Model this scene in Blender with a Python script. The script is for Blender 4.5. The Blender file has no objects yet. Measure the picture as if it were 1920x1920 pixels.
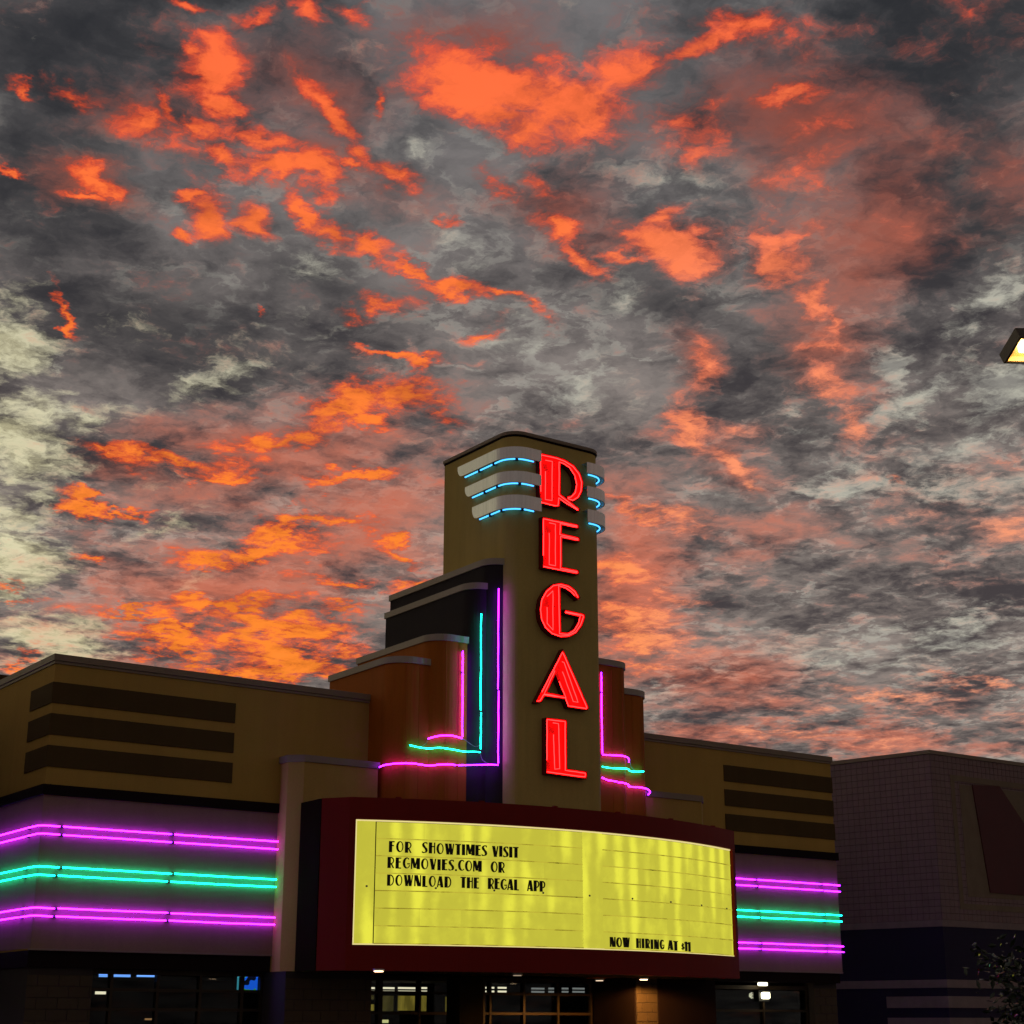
import bpy, bmesh, math, random
import numpy as np
from mathutils import Vector, Matrix
random.seed(7)
SC = bpy.context.scene
COL = SC.collection
PI = math.pi

# ------------------------------------------------------------------ camera
YAW, PITCH, ROLL = math.radians(35.50), math.radians(17.42), math.radians(0.06)
FPX = 3050.0                                    # focal length in pixels of the 1920 px photograph
CAM = np.array([0.0, 0.0, 1.75])
_F = np.array([math.sin(YAW)*math.cos(PITCH), math.cos(YAW)*math.cos(PITCH), math.sin(PITCH)])
_R = np.array([math.cos(YAW), -math.sin(YAW), 0.0]); _U = np.cross(_R, _F)
_R, _U = math.cos(ROLL)*_R + math.sin(ROLL)*_U, -math.sin(ROLL)*_R + math.cos(ROLL)*_U
cd = bpy.data.cameras.new('camera'); cam = bpy.data.objects.new('camera', cd); COL.objects.link(cam)
cd.sensor_width = 36; cd.sensor_fit = 'HORIZONTAL'; cd.lens = 36*FPX/1920; cd.clip_start = .1; cd.clip_end = 6000
m = Matrix(((_R[0], _U[0], -_F[0], CAM[0]), (_R[1], _U[1], -_F[1], CAM[1]), (_R[2], _U[2], -_F[2], CAM[2]), (0, 0, 0, 1)))
cam.matrix_world = m
SC.camera = cam
def ray(x, y): return _F + _R*(x-960)/FPX - _U*(y-960)/FPX
def atY(x, y, Y): d = ray(x, y); return CAM + d*(Y-CAM[1])/d[1]
def atX(x, y, X): d = ray(x, y); return CAM + d*(X-CAM[0])/d[0]
def atZ(x, y, Z): d = ray(x, y); return CAM + d*(Z-CAM[2])/d[2]
def dep(x, y, t): return CAM + ray(x, y)*t
SC.view_settings.view_transform = 'Standard'; SC.view_settings.look = 'None'
SC.view_settings.exposure = 0; SC.view_settings.gamma = 1
SC.cycles.use_denoising = True
SC.cycles.use_adaptive_sampling = True; SC.cycles.adaptive_threshold = .015; SC.cycles.adaptive_min_samples = 12
SC.cycles.max_bounces = 6; SC.cycles.diffuse_bounces = 3; SC.cycles.sample_clamp_indirect = 4

# ------------------------------------------------------------------ sky: sunset cloud deck
W = bpy.data.worlds.new('World'); SC.world = W; W.use_nodes = True
W.cycles.sampling_method = 'NONE'
NT = W.node_tree; NT.nodes.clear()
class S:                                        # tiny expression helper over shader nodes
    def __init__(s, sock): s.k = sock
    def __add__(a, b): return mth('ADD', a, b)
    def __radd__(a, b): return mth('ADD', a, b)
    def __sub__(a, b): return mth('SUBTRACT', a, b)
    def __rsub__(a, b): return mth('SUBTRACT', b, a)
    def __mul__(a, b): return mth('MULTIPLY', a, b)
    def __rmul__(a, b): return mth('MULTIPLY', a, b)
    def __truediv__(a, b): return mth('DIVIDE', a, b)
TREE = [NT]
def setin(sock, v):
    if isinstance(v, S): TREE[0].links.new(v.k, sock)
    else: sock.default_value = v
def mth(op, a, b=0.0, c=None, clamp=False):
    n = TREE[0].nodes.new('ShaderNodeMath'); n.operation = op; n.use_clamp = clamp
    setin(n.inputs[0], a); setin(n.inputs[1], b)
    if c is not None: setin(n.inputs[2], c)
    return S(n.outputs[0])
def vmath(op, a, b=None, scale=None):
    n = TREE[0].nodes.new('ShaderNodeVectorMath'); n.operation = op
    setin(n.inputs[0], a)
    if b is not None: setin(n.inputs[1], b)
    if scale is not None: setin(n.inputs['Scale'], scale)
    return S(n.outputs['Value'] if op in ('LENGTH', 'DOT_PRODUCT', 'DISTANCE') else n.outputs['Vector'])
def vmath3(a, v):
    n = TREE[0].nodes.new('ShaderNodeVectorMath'); n.operation = 'MULTIPLY_ADD'
    setin(n.inputs[0], a); n.inputs[1].default_value = (1e-9, 1e-9, 1e-9); setin(n.inputs[2], v)
    return S(n.outputs[0])
def noise(vec, scale, detail=8, rough=.6, dist=0., lac=2., kind='FBM', color=False):
    n = TREE[0].nodes.new('ShaderNodeTexNoise'); n.noise_dimensions = '2D'; n.noise_type = kind
    try: n.normalize = True
    except Exception: pass
    setin(n.inputs['Vector'], vec); n.inputs['Scale'].default_value = scale; n.inputs['Detail'].default_value = detail
    n.inputs['Roughness'].default_value = rough; n.inputs['Distortion'].default_value = dist; n.inputs['Lacunarity'].default_value = lac
    return S(n.outputs['Color' if color else 'Fac'])
def sstep(v, lo, hi, a=0., b=1.):
    n = TREE[0].nodes.new('ShaderNodeMapRange'); n.interpolation_type = 'SMOOTHSTEP'
    setin(n.inputs[0], v); n.inputs[1].default_value = lo; n.inputs[2].default_value = hi; n.inputs[3].default_value = a; n.inputs[4].default_value = b
    return S(n.outputs[0])
def mixc(f, a, b):
    n = TREE[0].nodes.new('ShaderNodeMix'); n.data_type = 'RGBA'
    setin(n.inputs[0], f); setin(n.inputs[6], a if isinstance(a, S) else (*a, 1)); setin(n.inputs[7], b if isinstance(b, S) else (*b, 1))
    return S(n.outputs[2])
def lin(r, g, b):
    f = lambda v: (v/255/12.92 if v <= 10 else ((v/255+.055)/1.055)**2.4)
    return (f(r), f(g), f(b))
def blobs(vec, items):
    """largest of s*(1-r) over soft ellipses on the sky; x, y, rx, ry, tilt read off the photograph and turned into directions"""
    acc = None; v0 = vec
    for k, it in enumerate(items):
        if k and k % 8 == 0: vec = vmath3(acc, v0)      # evaluate in batches (keeps the shader stack small)
        x, y, rx, ry, a = it[:5]; s = it[5] if len(it) > 5 else 1.0
        c = ray(x, y); L = np.linalg.norm(c); c = c/L
        t = math.radians(a)
        e1 = _R*math.cos(t) - _U*math.sin(t); e1 = e1 - c*(e1 @ c); e1 /= np.linalg.norm(e1)
        e2 = np.cross(c, e1)
        n = TREE[0].nodes.new('ShaderNodeTexGradient'); n.gradient_type = 'SPHERICAL'
        tm = n.texture_mapping; tm.vector_type = 'TEXTURE'
        tm.translation = tuple(c); tm.scale = (2.2*rx/FPX/L, 2.2*ry/FPX/L, 2.)
        tm.rotation = Matrix(((e1[0], e2[0], c[0]), (e1[1], e2[1], c[1]), (e1[2], e2[2], c[2]))).to_euler('XYZ')
        setin(n.inputs[0], vec)
        v = mth('MULTIPLY_ADD', S(n.outputs[1]), 2.2*s, -1.2*s)
        acc = mth('MAXIMUM', v, -.9) if acc is None else mth('MAXIMUM', acc, v)
    return acc

tc = NT.nodes.new('ShaderNodeTexCoord'); D = S(tc.outputs['Generated'])
sp = NT.nodes.new('ShaderNodeSeparateXYZ'); setin(sp.inputs[0], D)
dz = mth('MAXIMUM', S(sp.outputs[2]), 0.0)
den = dz + .10
cb = NT.nodes.new('ShaderNodeCombineXYZ'); setin(cb.inputs[0], S(sp.outputs[0])/den); setin(cb.inputs[1], S(sp.outputs[1])/den)
P = S(cb.outputs[0])                            # position on the cloud deck
# ragged edges: displace the lookup direction with two sizes of noise
w1 = vmath('SUBTRACT', noise(P, 2.6, 2, .5, color=True), (.5, .5, .5))
w2 = vmath('SUBTRACT', noise(P, 10.0, 5, .66, color=True), (.5, .5, .5))
DW = vmath('ADD', vmath('ADD', D, vmath('SCALE', w1, scale=.036)), vmath('SCALE', w2, scale=.036))
PW = vmath('ADD', P, vmath('SCALE', w2, scale=.055))
FA = noise(PW, 3.1, 5, .58)
FB = noise(PW, 8.5, 6, .62)
FC = noise(vmath('ADD', PW, (7.3, 1.7, 3.1)), 24.0, 5, .66)
FD = noise(vmath('ADD', PW, (1.3, 4.9, 0.)), 5.2, 6, .60)
# grey deck: broad masses, broken by smaller cells with pale rims
hi = sstep(dz, .22, .60)
fine = mth('SUBTRACT', .24, hi*.18)
base = FA*.46 + FB*.30 + (FC - .5)*fine + .12
g = sstep(base, .37, .63)
east = sstep(vmath('DOT_PRODUCT', D, tuple(_R)), -.02, .16)
lowc = mixc(g, lin(70, 64, 66), lin(150, 138, 130)); topc = mixc(g, lin(46, 48, 52), lin(118, 115, 116))
col = mixc(hi, lowc, topc)
rim = mth('ABSOLUTE', FD*2.0 - 1.0)
wisp = sstep(rim - (FC - .5)*.55, .10, .0)*sstep(FA*.5 + FB*.5, .44, .58)*(1.0 - hi*.75)
col = mixc(wisp*.45, col, lin(186, 184, 172))
DARK = [(330, 620, 380, 130, 10, .9), (60, 330, 230, 260, 0, .9), (1800, 330, 230, 190, 0, .9), (1250, 560, 190, 70, 5, .6), (1500, 700, 110, 150, 0, .5), (600, 540, 260, 80, 10, .5), (1880, 60, 330, 200, 0, 1.), (40, 60, 380, 170, 0, 1.), (1850, 420, 170, 130, 0, .9), (250, 880, 120, 40, 0, .7)]
dk = sstep(blobs(DW, DARK), -.2, .8) * .70
col = mixc(dk, col, lin(44, 45, 49))
# pale gaps where the clear evening sky and thin white cloud show
CREAM = [(20, 640, 100, 80, 10, 1.), (30, 860, 130, 120, 0, .9), (0, 1040, 120, 130, 0, 1.0), (70, 1190, 150, 62, 5, 1.2), (60, 760, 130, 60, 0, .8), (190, 775, 110, 40, -20, .55), (330, 735, 130, 38, -25, .5), (430, 700, 70, 26, -20, .45), (580, 500, 70, 26, 10, .5), (600, 600, 80, 30, 20, .45),
         (1870, 570, 90, 60, -30, .9), (1890, 730, 110, 55, -20, 1.1), (1700, 745, 120, 30, -25, .85), (1660, 700, 50, 22, 50, .75), (1790, 820, 160, 30, -20, .6), (1610, 890, 130, 38, -8, 1.0), (1840, 905, 150, 42, 10, .95), (1080, 730, 70, 40, -40, .6), (1170, 560, 30, 30, 0, .5), (1000, 650, 90, 25, 0, .45), (880, 470, 70, 34, 40, .4), (1480, 790, 70, 18, 10, .5), (820, 290, 40, 30, 0, .35), (1270, 320, 120, 24, 0, .4),
         (1240, 1285, 90, 16, -6, .8), (1150, 1050, 50, 16, 0, .5), (360, 1110, 26, 60, 10, .7), (290, 985, 60, 14, -20, .5), (1500, 1240, 260, 40, 5, .35), (1800, 1180, 160, 40, 0, .45)]
CREAM = [(*q[:5], q[5]+(.15 if q[0] > 1400 and q[1] > 500 else .0)) for q in CREAM]
mC = blobs(vmath3(dk, DW), CREAM)
cr = sstep(mC + (FC*.45 + FD*.55 - .5)*3.8, -.08, 1.0)
sun_side = sstep(vmath('DOT_PRODUCT', D, (math.sin(math.radians(5)), math.cos(math.radians(5)), 0.)), .80, .95)   # towards the set sun
cv = sstep(FC*.5 + FB*.5, .38, .62)
creamc = mixc(cv, mixc(sun_side, lin(150, 146, 138), lin(196, 188, 146)), mixc(sun_side, lin(206, 204, 186), lin(246, 240, 196)))
ny = NT.nodes.new('ShaderNodeTexSky'); ny.sky_type = 'NISHITA'; ny.sun_disc = False
ny.sun_elevation = math.radians(1.0); ny.sun_rotation = math.radians(8.0)
creamc = S(mixc(.12, creamc, vmath('SCALE', S(ny.outputs[0]), scale=.1)).k)
col = mixc(cr*.88, col, creamc)
# dull red veils
VEIL = [(1480, 230, 300, 170, 15, .9), (1620, 420, 180, 260, 20, .8), (900, 60, 200, 90, 0, .8), (1190, 1080, 150, 260, 0, .9), (1330, 1250, 260, 110, 5, .65), (1560, 1390, 500, 40, 3, .75), (520, 860, 420, 160, -8, .75), (420, 1120, 420, 170, -5, .8), (700, 980, 260, 140, 0, .8), (620, 180, 260, 120, 20, .6), (250, 210, 220, 70, 10, .7), (680, 330, 260, 90, 20, .6), (1560, 650, 130, 120, 30, .6), (1310, 680, 60, 110, 10, .55), (1380, 880, 120, 60, 40, .6), (1450, 1000, 260, 60, 5, .45), (1060, 400, 160, 120, 20, .55), (1880, 330, 120, 130, 0, .45), (150, 330, 130, 60, 10, .6)]
mV = blobs(vmath3(mC, DW), VEIL)
ve = sstep(mV + (FB*.7 + FC*.3 - .5)*2.2, -.1, .98)
col = mixc(ve*.74, col, mixc(hi, lin(222, 116, 84), lin(138, 66, 54)))
# sunlit cloud
LIT = [(960, 170, 220, 95, 12), (860, 160, 110, 80, 30), (1090, 200, 150, 80, -12), (1270, 90, 170, 30, -22, .9), (1360, 50, 170, 38, 5, .8), (1180, 130, 90, 70, 0, .8), (940, 230, 150, 45, 18), (1310, 240, 90, 70, 40, .75), (1470, 175, 75, 28, -25, .8), (1530, 250, 60, 40, 0, .25),
       (390, 130, 62, 70, 35), (420, 200, 45, 26, 20), (355, 100, 30, 22, 0, .8), (40, 165, 50, 12, 20, .8), (140, 178, 90, 22, 8, .75), (270, 220, 100, 40, 20, .7), (310, 200, 22, 40, -20), (360, 230, 120, 20, 15, .7), (480, 40, 40, 20, 0, .6), (570, 30, 24, 40, -20, .6), (640, 30, 24, 14, 0, .5), (360, 8, 45, 16, 10, .8),
       (385, 400, 52, 90, -12, 1.1), (465, 425, 62, 46, 35), (350, 345, 40, 24, -10), (325, 445, 30, 20, 30, .8), (420, 290, 60, 22, 45, .8), (500, 310, 100, 28, 12), (580, 330, 60, 34, 20), (470, 250, 110, 22, 22, .6), (620, 215, 100, 30, 48, .95), (665, 285, 50, 40, 60, .9), (735, 335, 90, 36, 12), (705, 185, 14, 34, 0, .9), (640, 325, 40, 14, 0, .8),
       (560, 400, 50, 22, 40), (620, 440, 90, 30, 30), (700, 468, 75, 26, 18), (790, 505, 60, 12, 35, .8), (880, 552, 110, 26, 8), (960, 560, 40, 14, 20, .8), (690, 588, 44, 18, 10, .7), (730, 560, 60, 16, 10, .55), (115, 572, 12, 50, -24, 1.0), (150, 318, 60, 22, 18, .75), (140, 354, 36, 10, 0, .7), (12, 308, 30, 12, 20, .8), (505, 585, 12, 6, 30, .6),
       (840, 420, 16, 10, 0, .5), (872, 422, 34, 14, 0, .6), (960, 360, 60, 24, 30, .6), (1030, 350, 40, 40, 0, .55), (1050, 440, 66, 34, 40, .95), (1100, 505, 60, 22, 30, .7), (1170, 490, 60, 14, 0, .6), (1265, 455, 112, 55, 6, 1.05), (1250, 400, 50, 24, -30, .7), (1475, 460, 55, 80, -32, 1.05), (1540, 540, 34, 70, -34, .8), (1580, 600, 18, 50, 0, .6),
       (1310, 690, 26, 60, 10, .55), (1550, 655, 60, 20, 0, .6), (1540, 735, 40, 34, 40, .6), (1590, 790, 34, 40, -20, .55), (1375, 860, 70, 24, 42, .75), (1410, 900, 24, 24, 0, .8), (1285, 790, 34, 50, -30, .6), (1690, 875, 20, 14, 0, .7),
       (745, 672, 90, 14, 10, .9), (800, 690, 34, 20, 20), (690, 740, 70, 34, -10, 1.0), (790, 750, 90, 40, 10, 1.0), (640, 770, 150, 30, -12, .95), (690, 795, 60, 22, 0, 1.1), (520, 815, 150, 26, -12, .85), (840, 800, 50, 30, 20, .7), (920, 640, 40, 14, -20, .5), (1010, 590, 40, 18, 20, .6),
       (330, 870, 180, 24, 6, .85), (200, 860, 90, 20, 20, .7), (650, 905, 110, 16, 4, .9), (420, 900, 110, 16, 0, .8), (170, 940, 90, 20, 18, 1.05), (240, 955, 60, 12, -10, .9), (560, 990, 130, 22, -8, 1.0), (490, 1030, 150, 26, -6, 1.05), (390, 1055, 100, 18, 5, .9), (660, 975, 80, 18, 10, .8), (745, 1025, 60, 14, 20, .8), (150, 1045, 40, 14, 10, .7), (640, 1080, 90, 16, 0, .7), (780, 1090, 90, 22, 0, .6),
       (420, 1150, 200, 22, -6, 1.0), (520, 1190, 200, 34, 0, 1.0), (250, 1165, 80, 14, 10, .9), (560, 1240, 180, 30, 5, 1.1), (330, 1215, 140, 18, 8, .9), (430, 1250, 160, 14, 8, .9), (640, 1150, 90, 20, 0, .8), (50, 1240, 30, 8, 0, .5), (30, 1120, 60, 8, 0, .5),
       (1220, 970, 120, 20, 10, .7), (1170, 1080, 80, 40, 10, .65), (1200, 1190, 120, 44, 10, .7), (1280, 1120, 90, 16, 5, .5), (1230, 1250, 80, 14, 0, .6), (1500, 1385, 200, 12, 3, .5), (1820, 1300, 120, 14, 3, .45), (1640, 1330, 160, 14, 3, .4)]
LIT = [(*q[:5], (q[5] if len(q) > 5 else 1.)*1.12+(.12 if q[1] > 640 and q[0] < 900 else .04)) for q in LIT]
mL = blobs(vmath3(mV, DW), LIT)
# elsewhere in the sky the same broken sunlit cloud goes on
glow_all = noise(vmath('ADD', P, (2.2, 9.1, .7)), 1.3, 5, .62)
mL = mth('MAXIMUM', mL, (glow_all - .66)*3.0)
A_ = sstep(mL + (FB - .5)*1.5 + (FC - .5)*1.6 + (FD - .5)*.5, -.28, .98)       # soft cover: thin dull edge to bright heart
ra = NT.nodes.new('ShaderNodeValToRGB'); setin(ra.inputs[0], A_)
for i, (p_, c_) in enumerate(((0., (112, 68, 62)), (.30, (168, 68, 52)), (.62, (232, 78, 46)), (1., (255, 108, 62)))):
    e_ = ra.color_ramp.elements[i] if i < 2 else ra.color_ramp.elements.new(p_)
    e_.position = p_; e_.color = (*lin(*c_), 1)
rl = NT.nodes.new('ShaderNodeValToRGB'); setin(rl.inputs[0], A_)
for i, (p_, c_) in enumerate(((0., (146, 88, 76)), (.30, (200, 84, 56)), (.62, (248, 94, 40)), (1., (255, 136, 44)))):
    e_ = rl.color_ramp.elements[i] if i < 2 else rl.color_ramp.elements.new(p_)
    e_.position = p_; e_.color = (*lin(*c_), 1)
lit_e = mixc(A_, lin(176, 112, 100), lin(250, 158, 116))
litc = mixc(hi, mixc(east, S(rl.outputs[0]), lit_e), S(ra.outputs[0]))
litc = vmath('SCALE', litc, scale=sstep(FB*.40 + FD*.30 + FC*.30, .38, .60, .70, 1.06))     # uneven thickness
cover = mth('POWER', A_, .8)
col = mixc(cover*.96, col, litc)
bg = NT.nodes.new('ShaderNodeBackground'); setin(bg.inputs[0], col); bg.inputs[1].default_value = 1.0
wo = NT.nodes.new('ShaderNodeOutputWorld')
# away from the listed clouds only the broken deck is left: a shorter shader for those directions
lit2 = sstep((glow_all - .66)*3.0 + (FB - .5)*3.0, -.10, .72)
col2 = mixc(lit2*.93, mixc(hi, lowc, topc), mixc(hi, lin(235, 120, 70), lin(228, 96, 60)))
set_glow = sstep(vmath('DOT_PRODUCT', D, (math.sin(math.radians(-16)), math.cos(math.radians(-16)), 0.)), .55, .95)*(1.0 - sstep(dz, .12, .55))
col2 = mixc(set_glow*sstep(FB*.5+FA*.5, .36, .56)*.9, col2, lin(240, 234, 192))
bg2 = NT.nodes.new('ShaderNodeBackground'); setin(bg2.inputs[0], col2); bg2.inputs[1].default_value = 1.0
near = sstep(vmath('DOT_PRODUCT', D, tuple(_F)), math.cos(math.radians(33)), math.cos(math.radians(28)))
mx = NT.nodes.new('ShaderNodeMixShader'); setin(mx.inputs[0], near)
NT.links.new(bg2.outputs[0], mx.inputs[1]); NT.links.new(bg.outputs[0], mx.inputs[2]); NT.links.new(mx.outputs[0], wo.inputs[0])
# the sun has just gone down behind the building
sl = bpy.data.lights.new('sun', 'SUN'); sl.energy = .3; sl.angle = math.radians(10); sl.color = (1, .72, .45)
so = bpy.data.objects.new('sun', sl); COL.objects.link(so)
so.rotation_euler = Vector((-math.sin(math.radians(8)), -math.cos(math.radians(8)), -.02)).to_track_quat('-Z', 'Y').to_euler()

# ------------------------------------------------------------------ helpers
def newmat(name):
    mt = bpy.data.materials.new(name); mt.use_nodes = True
    nt = mt.node_tree; nt.nodes.clear(); TREE[0] = nt
    out = nt.nodes.new('ShaderNodeOutputMaterial')
    return mt, nt, out
def pos3(nt, sx=1., sy=1., sz=1.):
    g = nt.nodes.new('ShaderNodeNewGeometry')
    return vmath('MULTIPLY', S(g.outputs['Position']), (sx, sy, sz))
def noise3(vec, scale, detail=4, rough=.55):
    n = TREE[0].nodes.new('ShaderNodeTexNoise'); n.noise_dimensions = '3D'
    setin(n.inputs['Vector'], vec); n.inputs['Scale'].default_value = scale; n.inputs['Detail'].default_value = detail; n.inputs['Roughness'].default_value = rough
    return S(n.outputs['Fac'])
def paint(name, c, rough=.85, var=.25, scale=.6, stain=.25, bump=.15, bscale=60., metallic=0., spec=.3, streak=0.):
    """matt wall paint: large soft unevenness, faint vertical run-off stains, fine texture relief"""
    mt, nt, out = newmat(name)
    b = nt.nodes.new('ShaderNodeBsdfPrincipled'); nt.links.new(b.outputs[0], out.inputs[0])
    b.inputs['Roughness'].default_value = rough; b.inputs['Metallic'].default_value = metallic
    b.inputs['Specular IOR Level'].default_value = spec
    p = pos3(nt)
    n1 = noise3(p, scale, 5, .6); n2 = noise3(pos3(nt, 2.2, 2.2, .18), 1.6, 5, .65)
    n0 = noise3(p, 34., 3, .7)
    f = n1*var + n2*stain + (n0 - .5)*.30
    k = mth('ADD', 1. - .5*(var+stain), f)
    colr = vmath('SCALE', c, scale=k)
    if streak:
        n3 = noise3(pos3(nt, 14, 14, .25), 1.0, 4, .7)
        colr = vmath('SCALE', colr, scale=mth('ADD', 1-.5*streak, n3*streak))
        setin(b.inputs['Roughness'], mth('ADD', rough-.12, n3*.25))
    setin(b.inputs['Base Color'], colr)
    if bump:
        n4 = noise3(p, bscale, 3, .6)
        bm = nt.nodes.new('ShaderNodeBump'); bm.inputs['Strength'].default_value = bump; bm.inputs['Distance'].default_value = .01
        setin(bm.inputs['Height'], n4); nt.links.new(bm.outputs[0], b.inputs['Normal'])
    return mt
def emit(name, c, s=1.):
    mt, nt, out = newmat(name)
    e = nt.nodes.new('ShaderNodeEmission'); e.inputs[0].default_value = (*c, 1); e.inputs[1].default_value = s
    nt.links.new(e.outputs[0], out.inputs[0]); return mt
def link(o, parent=None):
    COL.objects.link(o)
    if parent is not None:
        o.parent = parent
        o.matrix_parent_inverse = Matrix.Translation(-Vector(parent['_o'])) if '_o' in parent else Matrix()
    return o
def mesh(name, v, f, mat, parent=None, smooth=False):
    me = bpy.data.meshes.new(name); me.from_pydata([tuple(map(float, q)) for q in v], [], f); me.update()
    if mat: me.materials.append(mat)
    if smooth:
        for p in me.polygons: p.use_smooth = True
    return link(bpy.data.objects.new(name, me), parent)
ROOTS = []
def thing(name, label, cat, loc=(0, 0, 0), group=None):
    o = bpy.data.objects.new(name, None); o.location = loc; o.empty_display_size = .2; COL.objects.link(o)
    o['label'] = label; o['category'] = cat; o['_o'] = tuple(loc)
    if group: o['group'] = group
    ROOTS.append(o); return o
def tag(o, label, cat, group=None):
    o['label'] = label; o['category'] = cat
    if group: o['group'] = group
    return o
def boxes(name, bl, mat, parent=None, bevel=0.):
    """one mesh from several boxes (x0,x1,y0,y1,z0,z1)"""
    v = []; f = []
    for x0, x1, y0, y1, z0, z1 in bl:
        i = len(v)
        v += [(x0, y0, z0), (x1, y0, z0), (x1, y1, z0), (x0, y1, z0), (x0, y0, z1), (x1, y0, z1), (x1, y1, z1), (x0, y1, z1)]
        f += [tuple(i+k for k in q) for q in ((0, 3, 2, 1), (4, 5, 6, 7), (0, 1, 5, 4), (1, 2, 6, 5), (2, 3, 7, 6), (3, 0, 4, 7))]
    o = mesh(name, v, f, mat, parent)
    if bevel:
        md = o.modifiers.new('edge', 'BEVEL'); md.width = bevel; md.segments = 2; md.limit_method = 'ANGLE'
    return o
def box(name, x0, x1, y0, y1, z0, z1, mat, parent=None, bevel=0.): return boxes(name, [(x0, x1, y0, y1, z0, z1)], mat, parent, bevel)
def prism(name, pts, z0, z1, mat, parent=None):
    n = len(pts); v = [(x, y, z0) for x, y in pts] + [(x, y, z1) for x, y in pts]
    f = [tuple(range(n-1, -1, -1)), tuple(range(n, 2*n))] + [(i, (i+1) % n, n+(i+1) % n, n+i) for i in range(n)]
    return mesh(name, v, f, mat, parent)
def wallprism(name, pts, y0, y1, mat, parent=None):
    """polygon given in (x, z), extruded between y0 (front) and y1"""
    n = len(pts); v = [(x, y0, z) for x, z in pts] + [(x, y1, z) for x, z in pts]
    f = [tuple(range(n)), tuple(range(2*n-1, n-1, -1))] + [(i, n+i, n+(i+1) % n, (i+1) % n) for i in range(n)]
    return mesh(name, v, f, mat, parent)
def tube(name, pts, r, mat, parent=None, n=8, closed=False):
    P_ = [Vector(p) for p in pts]; V = []; F = []; N = len(P_)
    up = Vector((.13, .97, .21))
    for i, p in enumerate(P_):
        a = P_[(i-1) % N] if closed else P_[max(i-1, 0)]; b = P_[(i+1) % N] if closed else P_[min(i+1, N-1)]
        t = (b-a).normalized(); u = t.cross(up)
        if u.length < 1e-3: u = t.cross(Vector((1, 0, 0)))
        u.normalize(); w = t.cross(u)
        for k in range(n):
            an = 2*PI*k/n; V.append(p + u*math.cos(an)*r + w*math.sin(an)*r)
    for i in range(N if closed else N-1):
        j = (i+1) % N
        for k in range(n): F.append((i*n+k, i*n+(k+1) % n, j*n+(k+1) % n, j*n+k))
    if not closed: F += [tuple(range(n-1, -1, -1)), tuple((N-1)*n+k for k in range(n))]
    return mesh(name, V, F, mat, parent, smooth=True)
def arc2(cx, cy, r, a0, a1, n=8): return [(cx+r*math.cos(math.radians(a0+(a1-a0)*i/n)), cy+r*math.sin(math.radians(a0+(a1-a0)*i/n))) for i in range(n+1)]
def smooth_path(pts, sub=6):
    P_ = [Vector(p) for p in pts]; out = []
    for i in range(len(P_)-1):
        p0 = P_[max(i-1, 0)]; p1 = P_[i]; p2 = P_[i+1]; p3 = P_[min(i+2, len(P_)-1)]
        for k in range(sub):
            t = k/sub; out.append(.5*((2*p1)+(p2-p0)*t+(2*p0-5*p1+4*p2-p3)*t*t+(3*p1-p0-3*p2+p3)*t**3))
    return out+[P_[-1]]

# ------------------------------------------------------------------ materials
TAN = paint('tan_stucco', (.45, .275, .062), var=.3, stain=.25, spec=.1)
TAN_LOW = paint('brown_tan_stucco', (.25, .165, .088), var=.3, stain=.25, spec=.1)
TOWER = paint('tower_stucco', (.52, .38, .115), var=.3, scale=.5, stain=.35, spec=.1)
STRIPE = paint('dark_brown_paint', (.085, .052, .018), var=.3, spec=.1)
BAND = paint('near_black_band', (.012, .006, .006), spec=.1)
RUST = paint('rust_orange_metal_wall', (.42, .115, .010), rough=.7, var=.35, stain=.5, bump=.05, spec=.12)
CHAR = paint('charcoal_wall', (.034, .026, .027), rough=.75, var=.3, spec=.1)
COPING = paint('painted_metal_coping', (.40, .33, .24), rough=.55, bump=0)
COPING_D = paint('brown_metal_coping', (.26, .19, .12), rough=.55, bump=0)
RED = paint('oxblood_red_metal', (.205, .009, .006), rough=.5, var=.25, stain=.25, bump=0, spec=.12)
CAB = paint('dark_brown_cabinet', (.018, .013, .004), rough=.8, bump=0, spec=.05)
SIDEM = paint('sign_side_paint', (.014, .009, .002), rough=.9, bump=0, spec=.02)
STEEL = paint('brushed_aluminium', (.80, .79, .74), rough=.36, var=.2, stain=.2, bump=0, metallic=.85, streak=.5)
DARKST = paint('dark_steel', (.02, .02, .022), rough=.5, bump=0)
BRONZE = paint('bronze_mullion', (.035, .022, .010), rough=.45, bump=0, metallic=.3)
BLOCK = paint('split_face_block', (.065, .044, .024), var=.4, scale=3, stain=.2, bump=.6, bscale=22)
JOINT = paint('block_joint', (.04, .03, .025))
REDFACE = paint('red_letter_face', (.75, .012, .012), rough=.45, var=.1, stain=.1, bump=0)
REDSIDE = paint('red_letter_return', (.20, .006, .006), rough=.45, bump=0)
LETTER = paint('black_letter_plastic', (.012, .010, .008), rough=.5, bump=0)
RAILM = None
CABLEM = paint('grey_cable', (.30, .29, .30), rough=.5, bump=0)
PURPLE = emit('violet_neon', (.30, .0062, 1.0), 29.)
GREEN = emit('green_neon', (.0035, 1.0, .62), 15.)
BLUE = emit('blue_neon', (.06, .40, 1.0), 2.6)
REDN = emit('red_neon', (1.0, .0085, .0085), 16.)
BLOCKB = paint('plum_block', (.235, .155, .135), var=.4, scale=2.5, stain=.15, bump=.5, bscale=25)
NAVY = paint('navy_block', (.020, .014, .035), bump=.4, bscale=25)
STONE = paint('limestone_trim', (.24, .175, .15), var=.5, scale=3, bump=.4, bscale=30)
ASPHALT = paint('asphalt', (.045, .045, .047), var=.4, scale=.4, bump=.5, bscale=120)
CONC = paint('concrete', (.24, .23, .21), var=.3, scale=.8)

XC = 21.18
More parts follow.
